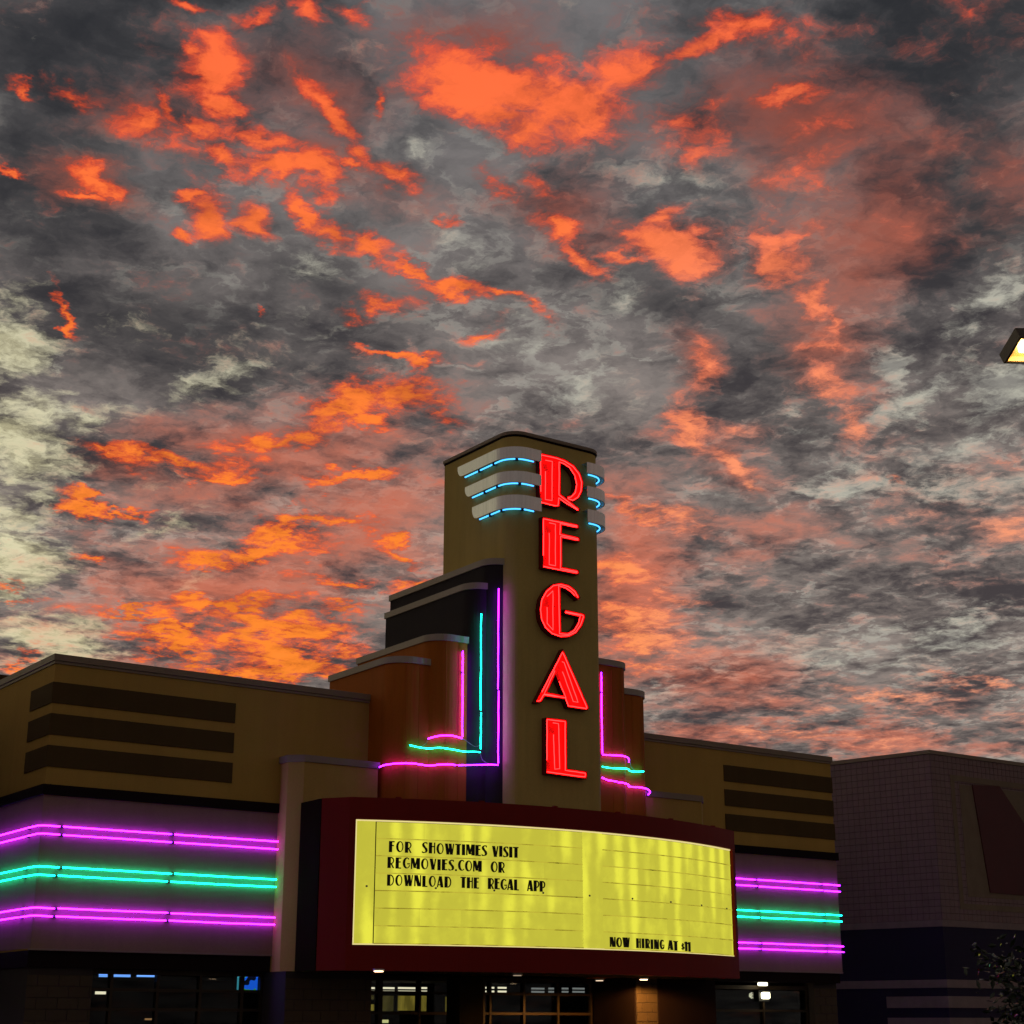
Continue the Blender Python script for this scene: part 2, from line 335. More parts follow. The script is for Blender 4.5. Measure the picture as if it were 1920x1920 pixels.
# ------------------------------------------------------------------ ground
g_ = mesh('ground', [(-1500, -1500, 0), (1500, -1500, 0), (1500, 1500, 0), (-1500, 1500, 0)], [(0, 1, 2, 3)], ASPHALT); g_['kind'] = 'structure'
g_ = boxes('pavement', [(6.5, 47.0, 25.6, 31.5, .004, .14)], CONC, bevel=.015); g_['kind'] = 'structure'

# ------------------------------------------------------------------ cinema building
CIN = thing('cinema_building', 'tan art deco cinema with striped wings, stepped rust tiers and tall sign tower', 'building', (XC, 33, 0))
Z_TOP, Z_LOW = 8.49, 3.0
WL, WR = 10.66, 31.69
def wing(sgn):
    dz_ = 0. if sgn < 0 else -.06
    X = lambda u: XC + sgn*u                     # u: distance from the centre line
    xo = XC - WL if sgn < 0 else WR - XC         # outer edge
    sx = lambda a, b: (min(X(a), X(b)), max(X(a), X(b)))
    zt = Z_TOP + dz_
    w = boxes('wing', [(*sx(3.4, xo), 30., 37.5, Z_LOW + dz_, zt - .13)], TAN, CIN)
    c0, c1 = sx(3.42, xo + .05)
    boxes('coping', [(c0, c1, 29.95, 37.55, zt - .132, zt), ], COPING_D, w, bevel=.008)
    boxes('drip_edge', [(sx(3.44, xo + .025)[0], sx(3.44, xo + .025)[1], 29.975, 37.5, zt - .185, zt - .134)], COPING_D, w)
    for zt_ in (7.95, 7.345, 6.74):              # painted raised bands that wrap the outer corner
        a, b = 6.70, xo + .022
        z1 = zt_ + dz_; z0 = z1 - .405
        boxes('stripe', [(*sx(a, b), 29.978, 30.002, z0, z1), (*sx(xo + .001, b), 30.002, 31.19, z0, z1)], STRIPE, w, bevel=.004)
    boxes('dark_band', [(*sx(5.4, xo + .06), 29.94, 30.001, 5.81 + dz_, 6.0 + dz_), (*sx(xo + .001, xo + .06), 30.001, 37.4, 5.81 + dz_, 6.0 + dz_)], BAND, w)
    # lower field below the band is a browner coat, with a thin metal edge at the bottom
    boxes('lower_field', [(*sx(5.5, xo + .010), 29.990, 30.001, 3.03 + dz_, 5.80 + dz_), (*sx(xo + .0005, xo + .010), 30.001, 37.4, 3.03 + dz_, 5.80 + dz_)], TAN_LOW, w)
    boxes('bottom_edge', [(*sx(5.5, xo + .022), 29.978, 30.10, 2.998 + dz_, 3.028 + dz_)], COPING_D, w)
    # black fascia under the wing
    boxes('fascia', [(*sx(3.45, xo + .02 if sgn < 0 else xo - .02), 30.06, 37.4, 2.70, 2.997 + dz_)], BAND, w)
    return w
wing(-1); wing(1)
# main auditorium block behind
aud = box('auditorium', 9.2, 33.5, 38., 74., 0, 9.62, STRIPE, CIN)
box('roof_deck', 10.8, 31.5, 31.0, 37.95, 7.4, 7.6, CHAR, aud)

# stepped tiers either side of the tower, rounded front corners
def plan(hw, yf, yb, r, o=0., hr=None):
    hr = (hr or hw)+o; hw += o; yf -= o; r += o
    return [(XC-hw, yb)] + arc2(XC-hw+r, yf+r, r, 180, 270, 10) + arc2(XC+hr-r, yf+r, r, 270, 360, 10) + [(XC+hr, yb)]
TIERS = [(1.60, 28.20, 32.46, .40, 11.50, CHAR), (1.93, 28.45, 32.10, .42, 10.95, CHAR), (2.73, 28.70, 31.97, .46, 9.74, RUST), (3.55, 28.97, 31.78, .50, 9.20, RUST)]
TIER_OBJ = []
for k, (hw, yf, yb, r, zt, mt) in enumerate(TIERS):
    hr = (1.40, 1.58, None, None)[k]
    t = prism('tier', plan(hw, yf, yb, r, 0., hr), 2.72, zt-.139, mt, CIN); TIER_OBJ.append(t)
    prism('coping', plan(hw, yf, yb+.02, r, .035, hr), zt-.14, zt, COPING, t)
    if mt is RUST:                               # vertical sheet joints
        for u in (hw-.62, hw-.30):
            for s in (-1, 1):
                box('sheet_joint', XC+s*u-.006, XC+s*u+.006, yf-.006, yf+.004, 5.97, zt-.141, RUST, t)
TWR_Y, TWR_HW, TWR_R = 27.90, 1.30, .38
tower = prism('tower', plan(TWR_HW, TWR_Y, 30.62, TWR_R), 2.72, 14.33, TOWER, CIN)
prism('coping', plan(TWR_HW, TWR_Y, 30.64, TWR_R, .035), 14.375, 14.45, COPING_D, tower)
prism('drip_edge', plan(TWR_HW, TWR_Y, 30.63, TWR_R, .012), 14.331, 14.374, BAND, tower)
for s in (-1, 1):
    a, b, ch = 5.63, 3.65, .24
    pts = [(XC+s*a, 30.05), (XC+s*a, 29.4+ch), (XC+s*(a-ch), 29.4), (XC+s*b, 29.4), (XC+s*b, 30.05)]
    if s > 0: pts = pts[::-1]
    p = prism('pilaster', pts, 2.70, 6.81, TAN if s < 0 else TAN, CIN)
    o = .03
    pts = [(XC+s*(a+o), 30.06), (XC+s*(a+o), 29.4+ch-.012), (XC+s*(a-ch+.012), 29.4-o), (XC+s*(b-o), 29.4-o), (XC+s*(b-o), 30.06)]
    if s > 0: pts = pts[::-1]
    prism('coping', pts, 6.811, 6.95, COPING_D, p)

# ---- ground floor: block piers and shopfronts
def courses(parent, p0, p1, z1, n_out, rows=13, mat=BLOCK, bl=.40, bh=.203, z0=.14, proud=.012, name='block', cache={}, skip=None, stack=False):
    """running-bond blocks over a wall line p0->p1; n_out is the outward normal"""
    p0 = Vector((*p0, 0)); p1 = Vector((*p1, 0)); L = (p1-p0).length; t = (p1-p0)/L; nrm = Vector((*n_out, 0)).normalized()
    ang = math.atan2(t.y, t.x); out = []
    for r in range(rows):
        zb = z0+r*bh
        if zb + bh > z1+.02: break
        x = 0.; first = bl/2 if r % 2 and not stack else bl
        while x < L-.02:
            w = min(first if x == 0 else bl, L-x); 
            key = (round(w, 2), round(bh, 3), proud, mat.name)
            if key not in cache:
                j = .006; w_ = round(w, 2)
                me = bpy.data.meshes.new(name); a, b, c = (w_-2*j)/2, proud, (bh-2*j)/2; e = .006
                # outward face is -Y in block space, edges eased
                v = [(-a, 0, -c), (a, 0, -c), (a, 0, c), (-a, 0, c), (-a, -b+e, -c), (a, -b+e, -c), (a, -b+e, c), (-a, -b+e, c), (-a+e, -b, -c+e), (a-e, -b, -c+e), (a-e, -b, c-e), (-a+e, -b, c-e)]
                f = [(0, 1, 5, 4), (1, 2, 6, 5), (2, 3, 7, 6), (3, 0, 4, 7), (4, 5, 9, 8), (5, 6, 10, 9), (6, 7, 11, 10), (7, 4, 8, 11), (8, 9, 10, 11)]
                me.from_pydata(v, [], f); me.materials.append(mat); cache[key] = me
            c_ = p0 + t*(x+w/2)
            out.append((cache[key], (c_.x+nrm.x*.001, c_.y+nrm.y*.001, zb+bh/2), nrm))
            x += w
    res = []
    for me, loc, nn in out:
        if skip and skip(loc): continue
        o = bpy.data.objects.new(name, me); o.location = loc; o.rotation_euler = (0, 0, math.atan2(nn.y, nn.x)+PI/2 + 0)
        o.location.x += random.uniform(-.001, .001); link(o, parent); res.append(o)
    return res
base = boxes('base_wall', [(10.68, 11.93, 30.14, 36, 0, 2.70)], JOINT, CIN)
courses(base, (10.68, 30.14), (11.93, 30.14), 2.70, (0, -1))
base2 = boxes('base_wall', [(XC-5.61, XC-3.66, 29.42, 31.3, 0, 2.70)], JOINT, CIN)
courses(base2, (XC-5.61, 29.42), (XC-3.66, 29.42), 2.70, (0, -1))
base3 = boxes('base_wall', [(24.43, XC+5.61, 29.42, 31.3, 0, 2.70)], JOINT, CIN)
box('pier_shade_sheet', 24.395, 24.429, 29.44, 31.2, .14, 2.69, BAND, base3)  # near-black sheet painted as the shade on the pier side
courses(base3, (24.43, 29.42), (25.04, 29.42), 2.70, (0, -1), bl=.305)
box('pier_shade_sheet', 25.06, XC+5.61, 29.385, 29.419, .14, 2.69, BAND, base3)  # near-black sheet painted as the unlit rest of the pier front
base4 = boxes('base_wall', [(30.85, 31.66, 30.2, 36, 0, 2.70)], JOINT, CIN)
courses(base4, (30.85, 30.2), (31.66, 30.2), 2.70, (0, -1))

def glassmat():
    mt, nt, out = newmat('shop_glass')
    gl = nt.nodes.new('ShaderNodeBsdfGlossy'); gl.inputs['Roughness'].default_value = .02; gl.inputs[0].default_value = (.9, .95, 1, 1)
    tr = nt.nodes.new('ShaderNodeBsdfTransparent'); tr.inputs[0].default_value = (.78, .82, .80, 1)
    fr = nt.nodes.new('ShaderNodeFresnel'); fr.inputs[0].default_value = 1.22
    mx_ = nt.nodes.new('ShaderNodeMixShader'); nt.links.new(fr.outputs[0], mx_.inputs[0]); nt.links.new(tr.outputs[0], mx_.inputs[1]); nt.links.new(gl.outputs[0], mx_.inputs[2])
    nt.links.new(mx_.outputs[0], out.inputs[0]); return mt
GLASS = glassmat()
def shopfront(xs, zs, y, x0, x1, z1, posts=()):
    """aluminium framed glazing: header, sill, mullions at xs, rails at zs, a pane in every cell"""
    sf = box('shopfront', x0, x1, y-.06, y+.06, z1-.09, z1, BRONZE, CIN)
    box('sill', x0, x1, y-.06, y+.06, .142, .26, BRONZE, sf)
    ex = sorted([x0]+list(xs)+[x1]); ez = sorted([.26]+list(zs)+[z1-.09])
    for x in [x0+.03]+list(xs)+[x1-.03]:
        w = .055 if x in posts else .028
        box('mullion', x-w, x+w, y-.062, y+.062, .262, z1-.092, BRONZE, sf)
    for z in zs:
        for a, b in zip(ex[:-1], ex[1:]): box('rail', a+.03, b-.03, y-.05, y+.05, z-.028, z+.028, BRONZE, sf)
    for a, b in zip(ex[:-1], ex[1:]):
        for c, d in zip(ez[:-1], ez[1:]): box('pane', a+.02, b-.02, y-.006, y+.006, c+.02, d-.02, GLASS, sf)
    return sf
Xl = lambda px_, y: float(atY(px_, 1860, y)[0])
shopfront([Xl(p, 30.4) for p in (206, 293, 373, 452)], (1.975, 2.33), 30.4, 11.94, XC-5.62, 2.70)
YG = 31.0
shopfront([Xl(p, YG) for p in (711, 785, 855, 905, 917, 980, 1044, 1108, 1117)], (1.935, 2.36), YG, XC-3.64, 24.42, 2.70, posts=[Xl(p, YG) for p in (711, 1108)])
shopfront([Xl(p, 30.45) for p in (1428,)], (2.03,), 30.45, XC+5.62, 30.84, 2.62)
# dark clad column in front of the doors
cx0, cx1 = Xl(862, 29.8), Xl(905, 29.8)
box('column', cx0, cx1, 29.8, 30.3, 0, 2.70, CAB, CIN)
# lobby room behind the glass
LOB = paint('lobby_wall', (.03, .024, .018), bump=0)
box('lobby_back_wall', 10.9, 31.4, 37.6, 37.8, 0, 2.69, LOB, CIN)
box('lobby_ceiling', 10.9, 31.4, 31.1, 37.58, 2.705, 2.74, LOB, CIN)
box('lobby_floor', 10.9, 31.4, 30.5, 37.58, .142, .15, LOB, CIN)

# ------------------------------------------------------------------ curved marquee sign
MR = 12.17; MYC = 26.88+MR
def arcp(u, off=0.):
    th = math.asin(u/MR); return (XC+(MR+off)*math.sin(th), MYC-(MR+off)*math.cos(th))
def arc_strip(name, u0, u1, z0, z1, of, ob, mat, parent, n=None):
    n = n or max(2, int(abs(u1-u0)/.3))
    v = []; f = []
    for i in range(n+1):
        u = u0+(u1-u0)*i/n; a = arcp(u, of); b = arcp(u, ob)
        v += [(*a, z0), (*a, z1), (*b, z1), (*b, z0)]
    for i in range(n):
        p = i*4; q = p+4
        for k in range(4): f.append((p+k, p+(k+1) % 4, q+(k+1) % 4, q+k)[::-1])
    f += [(0, 1, 2, 3), (n*4+3, n*4+2, n*4+1, n*4)]
    return mesh(name, v, f, mat, parent, smooth=False)
MQ = thing('marquee_sign', 'curved oxblood red marquee with glowing yellow letter board over the entrance', 'sign', (XC, 28.4, 2.68))
ZB0, ZB1, ZP0, ZP1 = 2.69, 5.97, 3.165, 5.545
arc_strip('top_fascia', -5.1, 5.1, ZP1, ZB1, 0, -.35, RED, MQ, 40)
arc_strip('bottom_fascia', -5.1, 5.1, ZB0, ZP0, 0, -.35, RED, MQ, 40)
for s in (-1, 1):
    arc_strip('end_post', s*5.1, s*4.985, ZP0+.001, ZP1-.001, -.002, -.35, RED, MQ, 2)
    x0, y0 = arcp(s*5.1); xi, yi = arcp(s*5.1, -.35)
    pts = [(x0, y0), (XC+s*5.45, 28.5), (XC+s*5.43, 28.53), (xi, yi)]
    if s < 0: pts = pts[::-1]
    prism('end_panel', pts, ZB0+.002, ZB1-.002, RED, MQ)
    box('side_panel', *sorted((XC+s*5.45, XC+s*5.41)), 28.54, 29.36, ZB0+.002, ZB1-.002, SIDEM, MQ)
inner = [arcp(u, -.36) for u in np.linspace(-5.05, 5.05, 30)]
prism('cabinet', inner + [(XC+5.40, 28.60), (XC+5.40, 27.92+1.43), (XC-5.40, 27.92+1.43), (XC-5.40, 28.60)], ZB0+.01, ZB1-.05, CAB, MQ)
for u in np.linspace(-4.2, 4.2, 6):              # bolt heads standing on the top edge
    x, y = arcp(u, -.08); box('lug', x-.05, x+.05, y-.03, y+.03, ZB1, ZB1+.035, RED, MQ)
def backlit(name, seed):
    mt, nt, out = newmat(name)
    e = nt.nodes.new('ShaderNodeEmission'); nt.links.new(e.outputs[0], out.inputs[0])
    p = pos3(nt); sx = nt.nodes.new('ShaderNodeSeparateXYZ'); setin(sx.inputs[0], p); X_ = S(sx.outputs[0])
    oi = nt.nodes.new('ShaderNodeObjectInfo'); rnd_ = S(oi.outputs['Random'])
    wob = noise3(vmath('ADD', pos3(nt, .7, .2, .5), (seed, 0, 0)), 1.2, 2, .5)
    tube_glow = mth('COSINE', (X_ + wob*.16)*(2*PI/.46))*.5 + .5                       # glow bands of unbuilt upright tubes, painted into the sheet emission
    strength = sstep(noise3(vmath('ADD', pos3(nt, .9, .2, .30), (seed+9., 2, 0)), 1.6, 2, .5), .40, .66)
    blotch = noise3(vmath('ADD', pos3(nt, 1., 1., 1.), (seed, 3, 1)), 2.6, 5, .65)  # random blotches in the sheet tone
    f = tube_glow*strength*.75 + rnd_*.22 + (blotch - .5)*.8
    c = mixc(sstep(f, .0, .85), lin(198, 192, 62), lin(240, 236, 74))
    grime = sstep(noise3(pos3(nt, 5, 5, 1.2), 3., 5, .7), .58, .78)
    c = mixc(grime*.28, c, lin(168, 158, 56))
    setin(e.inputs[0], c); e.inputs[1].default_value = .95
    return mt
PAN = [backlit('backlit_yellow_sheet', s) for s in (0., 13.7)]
def railmat():
    mt, nt, out = newmat('backlit_rail'); e = nt.nodes.new('ShaderNodeEmission'); nt.links.new(e.outputs[0], out.inputs[0])
    n = noise3(pos3(nt, 1.1, .4, 3), 2.0, 3, .7); c = mixc(sstep(n, .42, .62), lin(192, 180, 58), lin(150, 136, 40)); c = mixc(sstep(n, .66, .70), c, lin(70, 58, 16))
    setin(e.inputs[0], c); return mt
RAILM = railmat()
PALE = emit('backlit_sheet_edge', lin(246, 226, 150), .9)
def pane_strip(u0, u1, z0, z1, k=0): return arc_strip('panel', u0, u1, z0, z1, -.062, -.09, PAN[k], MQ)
NROW = 7; RH = (ZP1-ZP0-.06)/NROW
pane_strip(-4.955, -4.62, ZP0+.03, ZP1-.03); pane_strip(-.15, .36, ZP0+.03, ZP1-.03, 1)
arc_strip('panel_edge', -4.983, 4.983, ZP1-.028, ZP1-.002, -.058, -.1, PALE, MQ, 40)
arc_strip('panel_edge', -4.983, 4.983, ZP0+.002, ZP0+.028, -.058, -.1, PALE, MQ, 40)
arc_strip('panel_edge', -4.983, -4.957, ZP0+.03, ZP1-.03, -.058, -.1, PALE, MQ, 1)
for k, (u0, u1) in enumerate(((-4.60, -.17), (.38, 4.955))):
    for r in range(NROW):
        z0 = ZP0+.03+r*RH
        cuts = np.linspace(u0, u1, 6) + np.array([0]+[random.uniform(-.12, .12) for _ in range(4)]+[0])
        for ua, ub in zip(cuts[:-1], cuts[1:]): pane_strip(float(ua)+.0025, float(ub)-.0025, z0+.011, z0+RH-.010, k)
        arc_strip('rail', u0, u1, z0-.009, z0+.010, -.050, -.085, RAILM, MQ)
for u in (-4.75, -3.45, -2.25, -1.15, 0, 1.19, 2.41, 3.55, 4.67):
    x, y = arcp(u, -.045); z = 4.235-.007*u
    tube('bolt', [(x, y, z), (x, y+.03, z)], .020, CABLEM, MQ, 8)
arc_strip('panel_back', -4.98, 4.98, ZP0+.004, ZP1-.004, -.105, -.12, CAB, MQ, 40)

# deco letters: heavy left stems, hairline rest; unit height
T_, t_ = .30, .115
def ring(cx, rx, cx2, rx2, cy=.5, ry=.5, ry2=.41, a0=0, a1=360, n=22):
    o = [(cx+rx*math.cos(math.radians(a0+(a1-a0)*i/n)), cy+ry*math.sin(math.radians(a0+(a1-a0)*i/n))) for i in range(n+1)]
    q = [(cx2+rx2*math.cos(math.radians(a0+(a1-a0)*i/n)), cy+ry2*math.sin(math.radians(a0+(a1-a0)*i/n))) for i in range(n+1)]
    return [[o[i], o[i+1], q[i+1], q[i]] for i in range(n)]
def rc(x0, x1, y0, y1): return [[(x0, y0), (x1, y0), (x1, y1), (x0, y1)]]
def dg(xa, ya, xb, yb, w): return [[(xa, ya), (xa+w, ya), (xb+w, yb), (xb, yb)]]
GL = {
 'F': (.52, rc(0, T_, 0, 1)+rc(T_, .52, .9, 1)+rc(T_, .46, .55, .65)),
 'E': (.52, rc(0, T_, 0, 1)+rc(T_, .52, .9, 1)+rc(T_, .46, .55, .65)+rc(T_, .52, 0, .1)),
 'L': (.50, rc(0, T_, 0, 1)+rc(T_, .50, 0, .1)),
 'I': (T_, rc(0, T_, 0, 1)), '1': (T_, rc(.04, .25, 0, 1)+[[(.04, 1), (.04, .84), (-.06, .78), (-.06, .86)]]),
 'T': (.54, rc(.14, .14+T_, 0, .9)+rc(0, .54, .9, 1)),
 'H': (.60, rc(0, T_, 0, 1)+rc(T_, .50, .58, .68)+rc(.50, .60, 0, 1)),
 'O': (.68, ring(.34, .34, .40, .19)), 'C': (.56, ring(.36, .36, .42, .20, a0=48, a1=312)),
 'G': (.62, ring(.36, .36, .42, .20, a0=48, a1=335)+rc(.42, .68, .38, .48)),
 'D': (.64, rc(0, T_, 0, 1)+ring(T_, .37, T_, .27, a0=-90, a1=90, n=12)),
 'P': (.58, rc(0, T_, 0, 1)+ring(T_, .31, T_, .21, cy=.66, ry=.34, ry2=.25, a0=-90, a1=90, n=12)),
 'R': (.60, rc(0, T_, 0, 1)+ring(T_, .31, T_, .21, cy=.68, ry=.32, ry2=.23, a0=-90, a1=90, n=12)+dg(.50, 0, .30, .38, .12)),
 'N': (.66, rc(0, t_, 0, 1)+dg(.31, 0, .0, 1, .32)+rc(.57, .665, 0, 1)),
 'M': (.80, rc(0, t_, 0, 1)+dg(.26, .1, .02, 1, .25)+dg(.34, .1, .52, 1, .10)+rc(.54, .54+T_, 0, 1)),
 'W': (.88, dg(.16, 0, 0, 1, .26)+dg(.30, 0, .44, 1, .09)+dg(.50, 0, .36, 1, .26)+dg(.66, 0, .80, 1, .09)),
 'V': (.62, dg(.20, 0, 0, 1, .28)+dg(.34, 0, .52, 1, .10)),
 'A': (.64, dg(.0, 0, .22, 1, .10)+dg(.38, 0, .20, 1, .27)+rc(.08, .42, .18, .27)),
 'S': (.52, [[(.50, .97), (.40, 1.0), (.44, .86), (.50, .80)], [(.40, 1.), (.24, 1.), (.28, .9), (.42, .9)], [(.24, 1.), (.08, .92), (.16, .84), (.28, .9)], [(.08, .92), (.0, .78), (.20, .78), (.20, .84)], [(.0, .78), (.04, .62), (.30, .62), (.20, .78)], [(.04, .62), (.26, .40), (.50, .42), (.30, .62)], [(.26, .40), (.34, .22), (.54, .22), (.50, .42)], [(.34, .22), (.28, .1), (.44, .06), (.54, .22)], [(.28, .1), (.10, .1), (.14, 0), (.44, .06)], [(.10, .1), (.0, .18), (.0, .04), (.14, 0)]]),
 '.': (.16, rc(0, .16, 0, .16)),
 '$': (.36, [[(.34, .68), (.22, .75), (.22, .65), (.30, .60)], [(.22, .75), (.06, .66), (.16, .60), (.22, .65)], [(.06, .66), (.08, .50), (.22, .5), (.16, .6)], [(.08, .5), (.2, .38), (.34, .42), (.22, .5)], [(.2, .38), (.2, .3), (.34, .26), (.34, .42)], [(.2, .3), (.04, .3), (.04, .2), (.34, .26)]]+rc(.16, .21, .12, .84)),
}
def glyph(ch):
    w, quads = GL[ch]; v = []; f = []
    for k, q in enumerate(quads):
        i = len(v); d = .10+.004*(k % 5)
        n = len(q)
        area = sum(q[j][0]*q[(j+1) % n][1]-q[(j+1) % n][0]*q[j][1] for j in range(n))
        if area < 0: q = q[::-1]
        v += [(x-w/2, -d, y) for x, y in q]+[(x-w/2, 0, y) for x, y in q]
        f += [tuple(range(i, i+n))]+[(i+j, i+n+j, i+n+(j+1) % n, i+(j+1) % n) for j in range(n)]
    me = bpy.data.meshes.new('letter'); me.from_pydata(v, [], f); me.materials.append(LETTER); return w, me
GM = {}
def write(text, u0, u1, z, h, gap=.11):
    space = .42
    nat = sum((GL[c][0]+gap) if c != ' ' else space for c in text)-gap
    k = (u1-u0)/nat; u = u0
    for c in text:
        if c == ' ': u += space*k; continue
        if c not in GM: GM[c] = glyph(c)
        w, me = GM[c]; uc = u+w*k/2; x, y = arcp(uc, -.055)
        o = bpy.data.objects.new('letter', me); o.location = (x, y, z-.007*uc+random.uniform(-.006, .006)-.02)
        o.rotation_euler = (0, 0, math.asin(uc/MR)); o.scale = (k, .25, h); link(o, MQ)
        u += (w+gap)*k
write('FOR  SHOWTIMES VISIT', -4.37, -1.73, 4.915, .213)
write('REGMOVIES.COM  OR', -4.39, -2.04, 4.605, .213)
write('DOWNLOAD  THE  REGAL  APP', -4.39, -1.12, 4.275, .213)
write('NOW', .52, 1.06, 3.255, .198, .16); write('HIRING', 1.27, 2.12, 3.255, .198, .24); write('AT', 2.26, 2.59, 3.255, .198); write('$11', 2.72, 3.06, 3.255, .198)

# ------------------------------------------------------------------ red neon channel letters on the tower
YF, YR, YT = 27.815, 27.745, 27.765             # letter face, rim front, tube centre
def pts_from(crop, sc, l): return [tuple(np.array(atY(crop[0]+x/sc, crop[1]+y/sc, 27.78))[[0, 2]]) for x, y in l]
C1, C2 = ((800, 780), 1920/440), ((900, 1160), 1920/360)
LET = {
 'R': (C1, [(920, 305), (1060, 335), (1130, 360), (1200, 405), (1250, 470), (1275, 545), (1268, 620), (1240, 675), (1195, 703), (1152, 690), (1138, 660), (1175, 652), (1203, 620), (1214, 560), (1200, 490), (1160, 432), (1118, 402), (1090, 392), (1090, 640), (1250, 765), (1236, 785), (1130, 722), (1086, 690), (1082, 747), (1050, 748), (920, 716)], [[(968, 362), (1024, 374), (1022, 692), (968, 684)]], None),
 'E': (C1, [(943, 828), (1234, 890), (1242, 926), (1100, 896), (1098, 962), (1246, 996), (1246, 1030), (1102, 1002), (1102, 1238), (1240, 1264), (1236, 1300), (943, 1242)], [[(1000, 876), (1050, 886), (1050, 1226), (1000, 1216)]], None),
 'G': (C1, [(1250, 1490), (1215, 1430), (1160, 1385), (1092, 1366), (1030, 1376), (970, 1425), (930, 1500), (917, 1585), (928, 1670), (962, 1740), (1020, 1792), (1090, 1816), (1160, 1812), (1222, 1780), (1266, 1720), (1290, 1650), (1286, 1622), (1124, 1586), (1122, 1618), (1240, 1645), (1230, 1692), (1198, 1745), (1150, 1774), (1094, 1770), (1088, 1406), (1132, 1420), (1176, 1450), (1206, 1480), (1232, 1506)], [[(982, 1478), (1030, 1432), (1030, 1752), (982, 1696)]], None),
 'A': (C2, [(822, 308), (1082, 897), (1064, 916), (872, 888), (842, 808), (640, 778), (606, 838), (548, 838)], [[(818, 432), (838, 440), (976, 836), (928, 828), (800, 470)]], [(745, 560), (664, 738), (830, 770)]),
 'L': (C2, [(653, 993), (860, 1014), (862, 1503), (1062, 1530), (1058, 1602), (653, 1548)], [[(725, 1044), (782, 1052), (794, 1502), (744, 1504)]], None),
}
def signed(p): return sum(p[i][0]*p[(i+1) % len(p)][1]-p[(i+1) % len(p)][0]*p[i][1] for i in range(len(p)))/2
def inset(p, d):
    if signed(p) < 0: p = p[::-1]
    n = len(p); out = []
    for i in range(n):
        a = Vector(p[i-1]); b = Vector(p[i]); c = Vector(p[(i+1) % n])
        e1 = (b-a).normalized(); e2 = (c-b).normalized(); n1 = Vector((-e1.y, e1.x)); n2 = Vector((-e2.y, e2.x))
        m_ = n1+n2; l = m_.length
        m_ = n1 if l < 1e-4 else m_/l
        k = d/max(m_.dot(n1), .55); out.append(tuple(b+m_*k))
    return out
WORDS = {'R': 'topmost', 'E': 'second from the top', 'G': 'middle', 'A': 'fourth from the top', 'L': 'lowest'}
for ch, ((off, sc), outl, inl, hole) in LET.items():
    pl = pts_from(off, sc, outl)
    if signed(pl) < 0: pl = pl[::-1]
    zc = min(q[1] for q in pl); xc = sum(q[0] for q in pl)/len(pl)
    t = thing('neon_letter', 'red neon letter %s, %s of the five on the sign tower' % (ch, WORDS[ch]), 'neon letter', (xc, 27.9, zc), 'red neon letters on the tower')
    loops = [pl]; fp = list(pl)
    if hole:
        hl = pts_from(off, sc, hole)
        if signed(hl) > 0: hl = hl[::-1]
        loops.append(hl)
        j = min(range(len(fp)), key=lambda i: min((Vector(fp[i])-Vector(h)).length for h in hl))
        h0 = min(range(len(hl)), key=lambda i: (Vector(fp[j])-Vector(hl[i])).length)
        fp = fp[:j+1]+hl[h0:]+hl[:h0+1]+fp[j:]
    n = len(fp)
    mesh('face', [(x, YF, z) for x, z in fp], [tuple(range(n))], REDFACE, t)
    v = []; f = []
    for lp in loops:
        i0 = len(v); n = len(lp)
        v += [(x, 27.897, z) for x, z in lp]+[(x, YR, z) for x, z in lp]
        f += [(i0+k, i0+(k+1) % n, i0+n+(k+1) % n, i0+n+k) for k in range(n)]
    rim = mesh('rim', v, f, REDSIDE, t)
    md = rim.modifiers.new('thickness', 'SOLIDIFY'); md.thickness = .018; md.offset = 0
    path = inset(pl, .036)
    def densify(p, wob=.004):
        out = []
        for i in range(len(p)):
            a = Vector(p[i]); b = Vector(p[(i+1) % len(p)]); m_ = max(1, int((b-a).length/.12))
            for k in range(m_):
                q = a.lerp(b, k/m_); out.append((q.x+random.uniform(-wob, wob), YT, q.y+random.uniform(-wob, wob)))
        return out
    pp = densify(path); tube('tube', pp[:-1], .0095, REDN, t, 7)
    for il in inl:
        ip = pts_from(off, sc, il); tube('tube', densify(ip)[:-1], .0085, REDN, t, 7)
    if hole:
        hp = inset(hl[::-1], -.045); tube('tube', densify(hp)[:-1], .0085, REDN, t, 7)

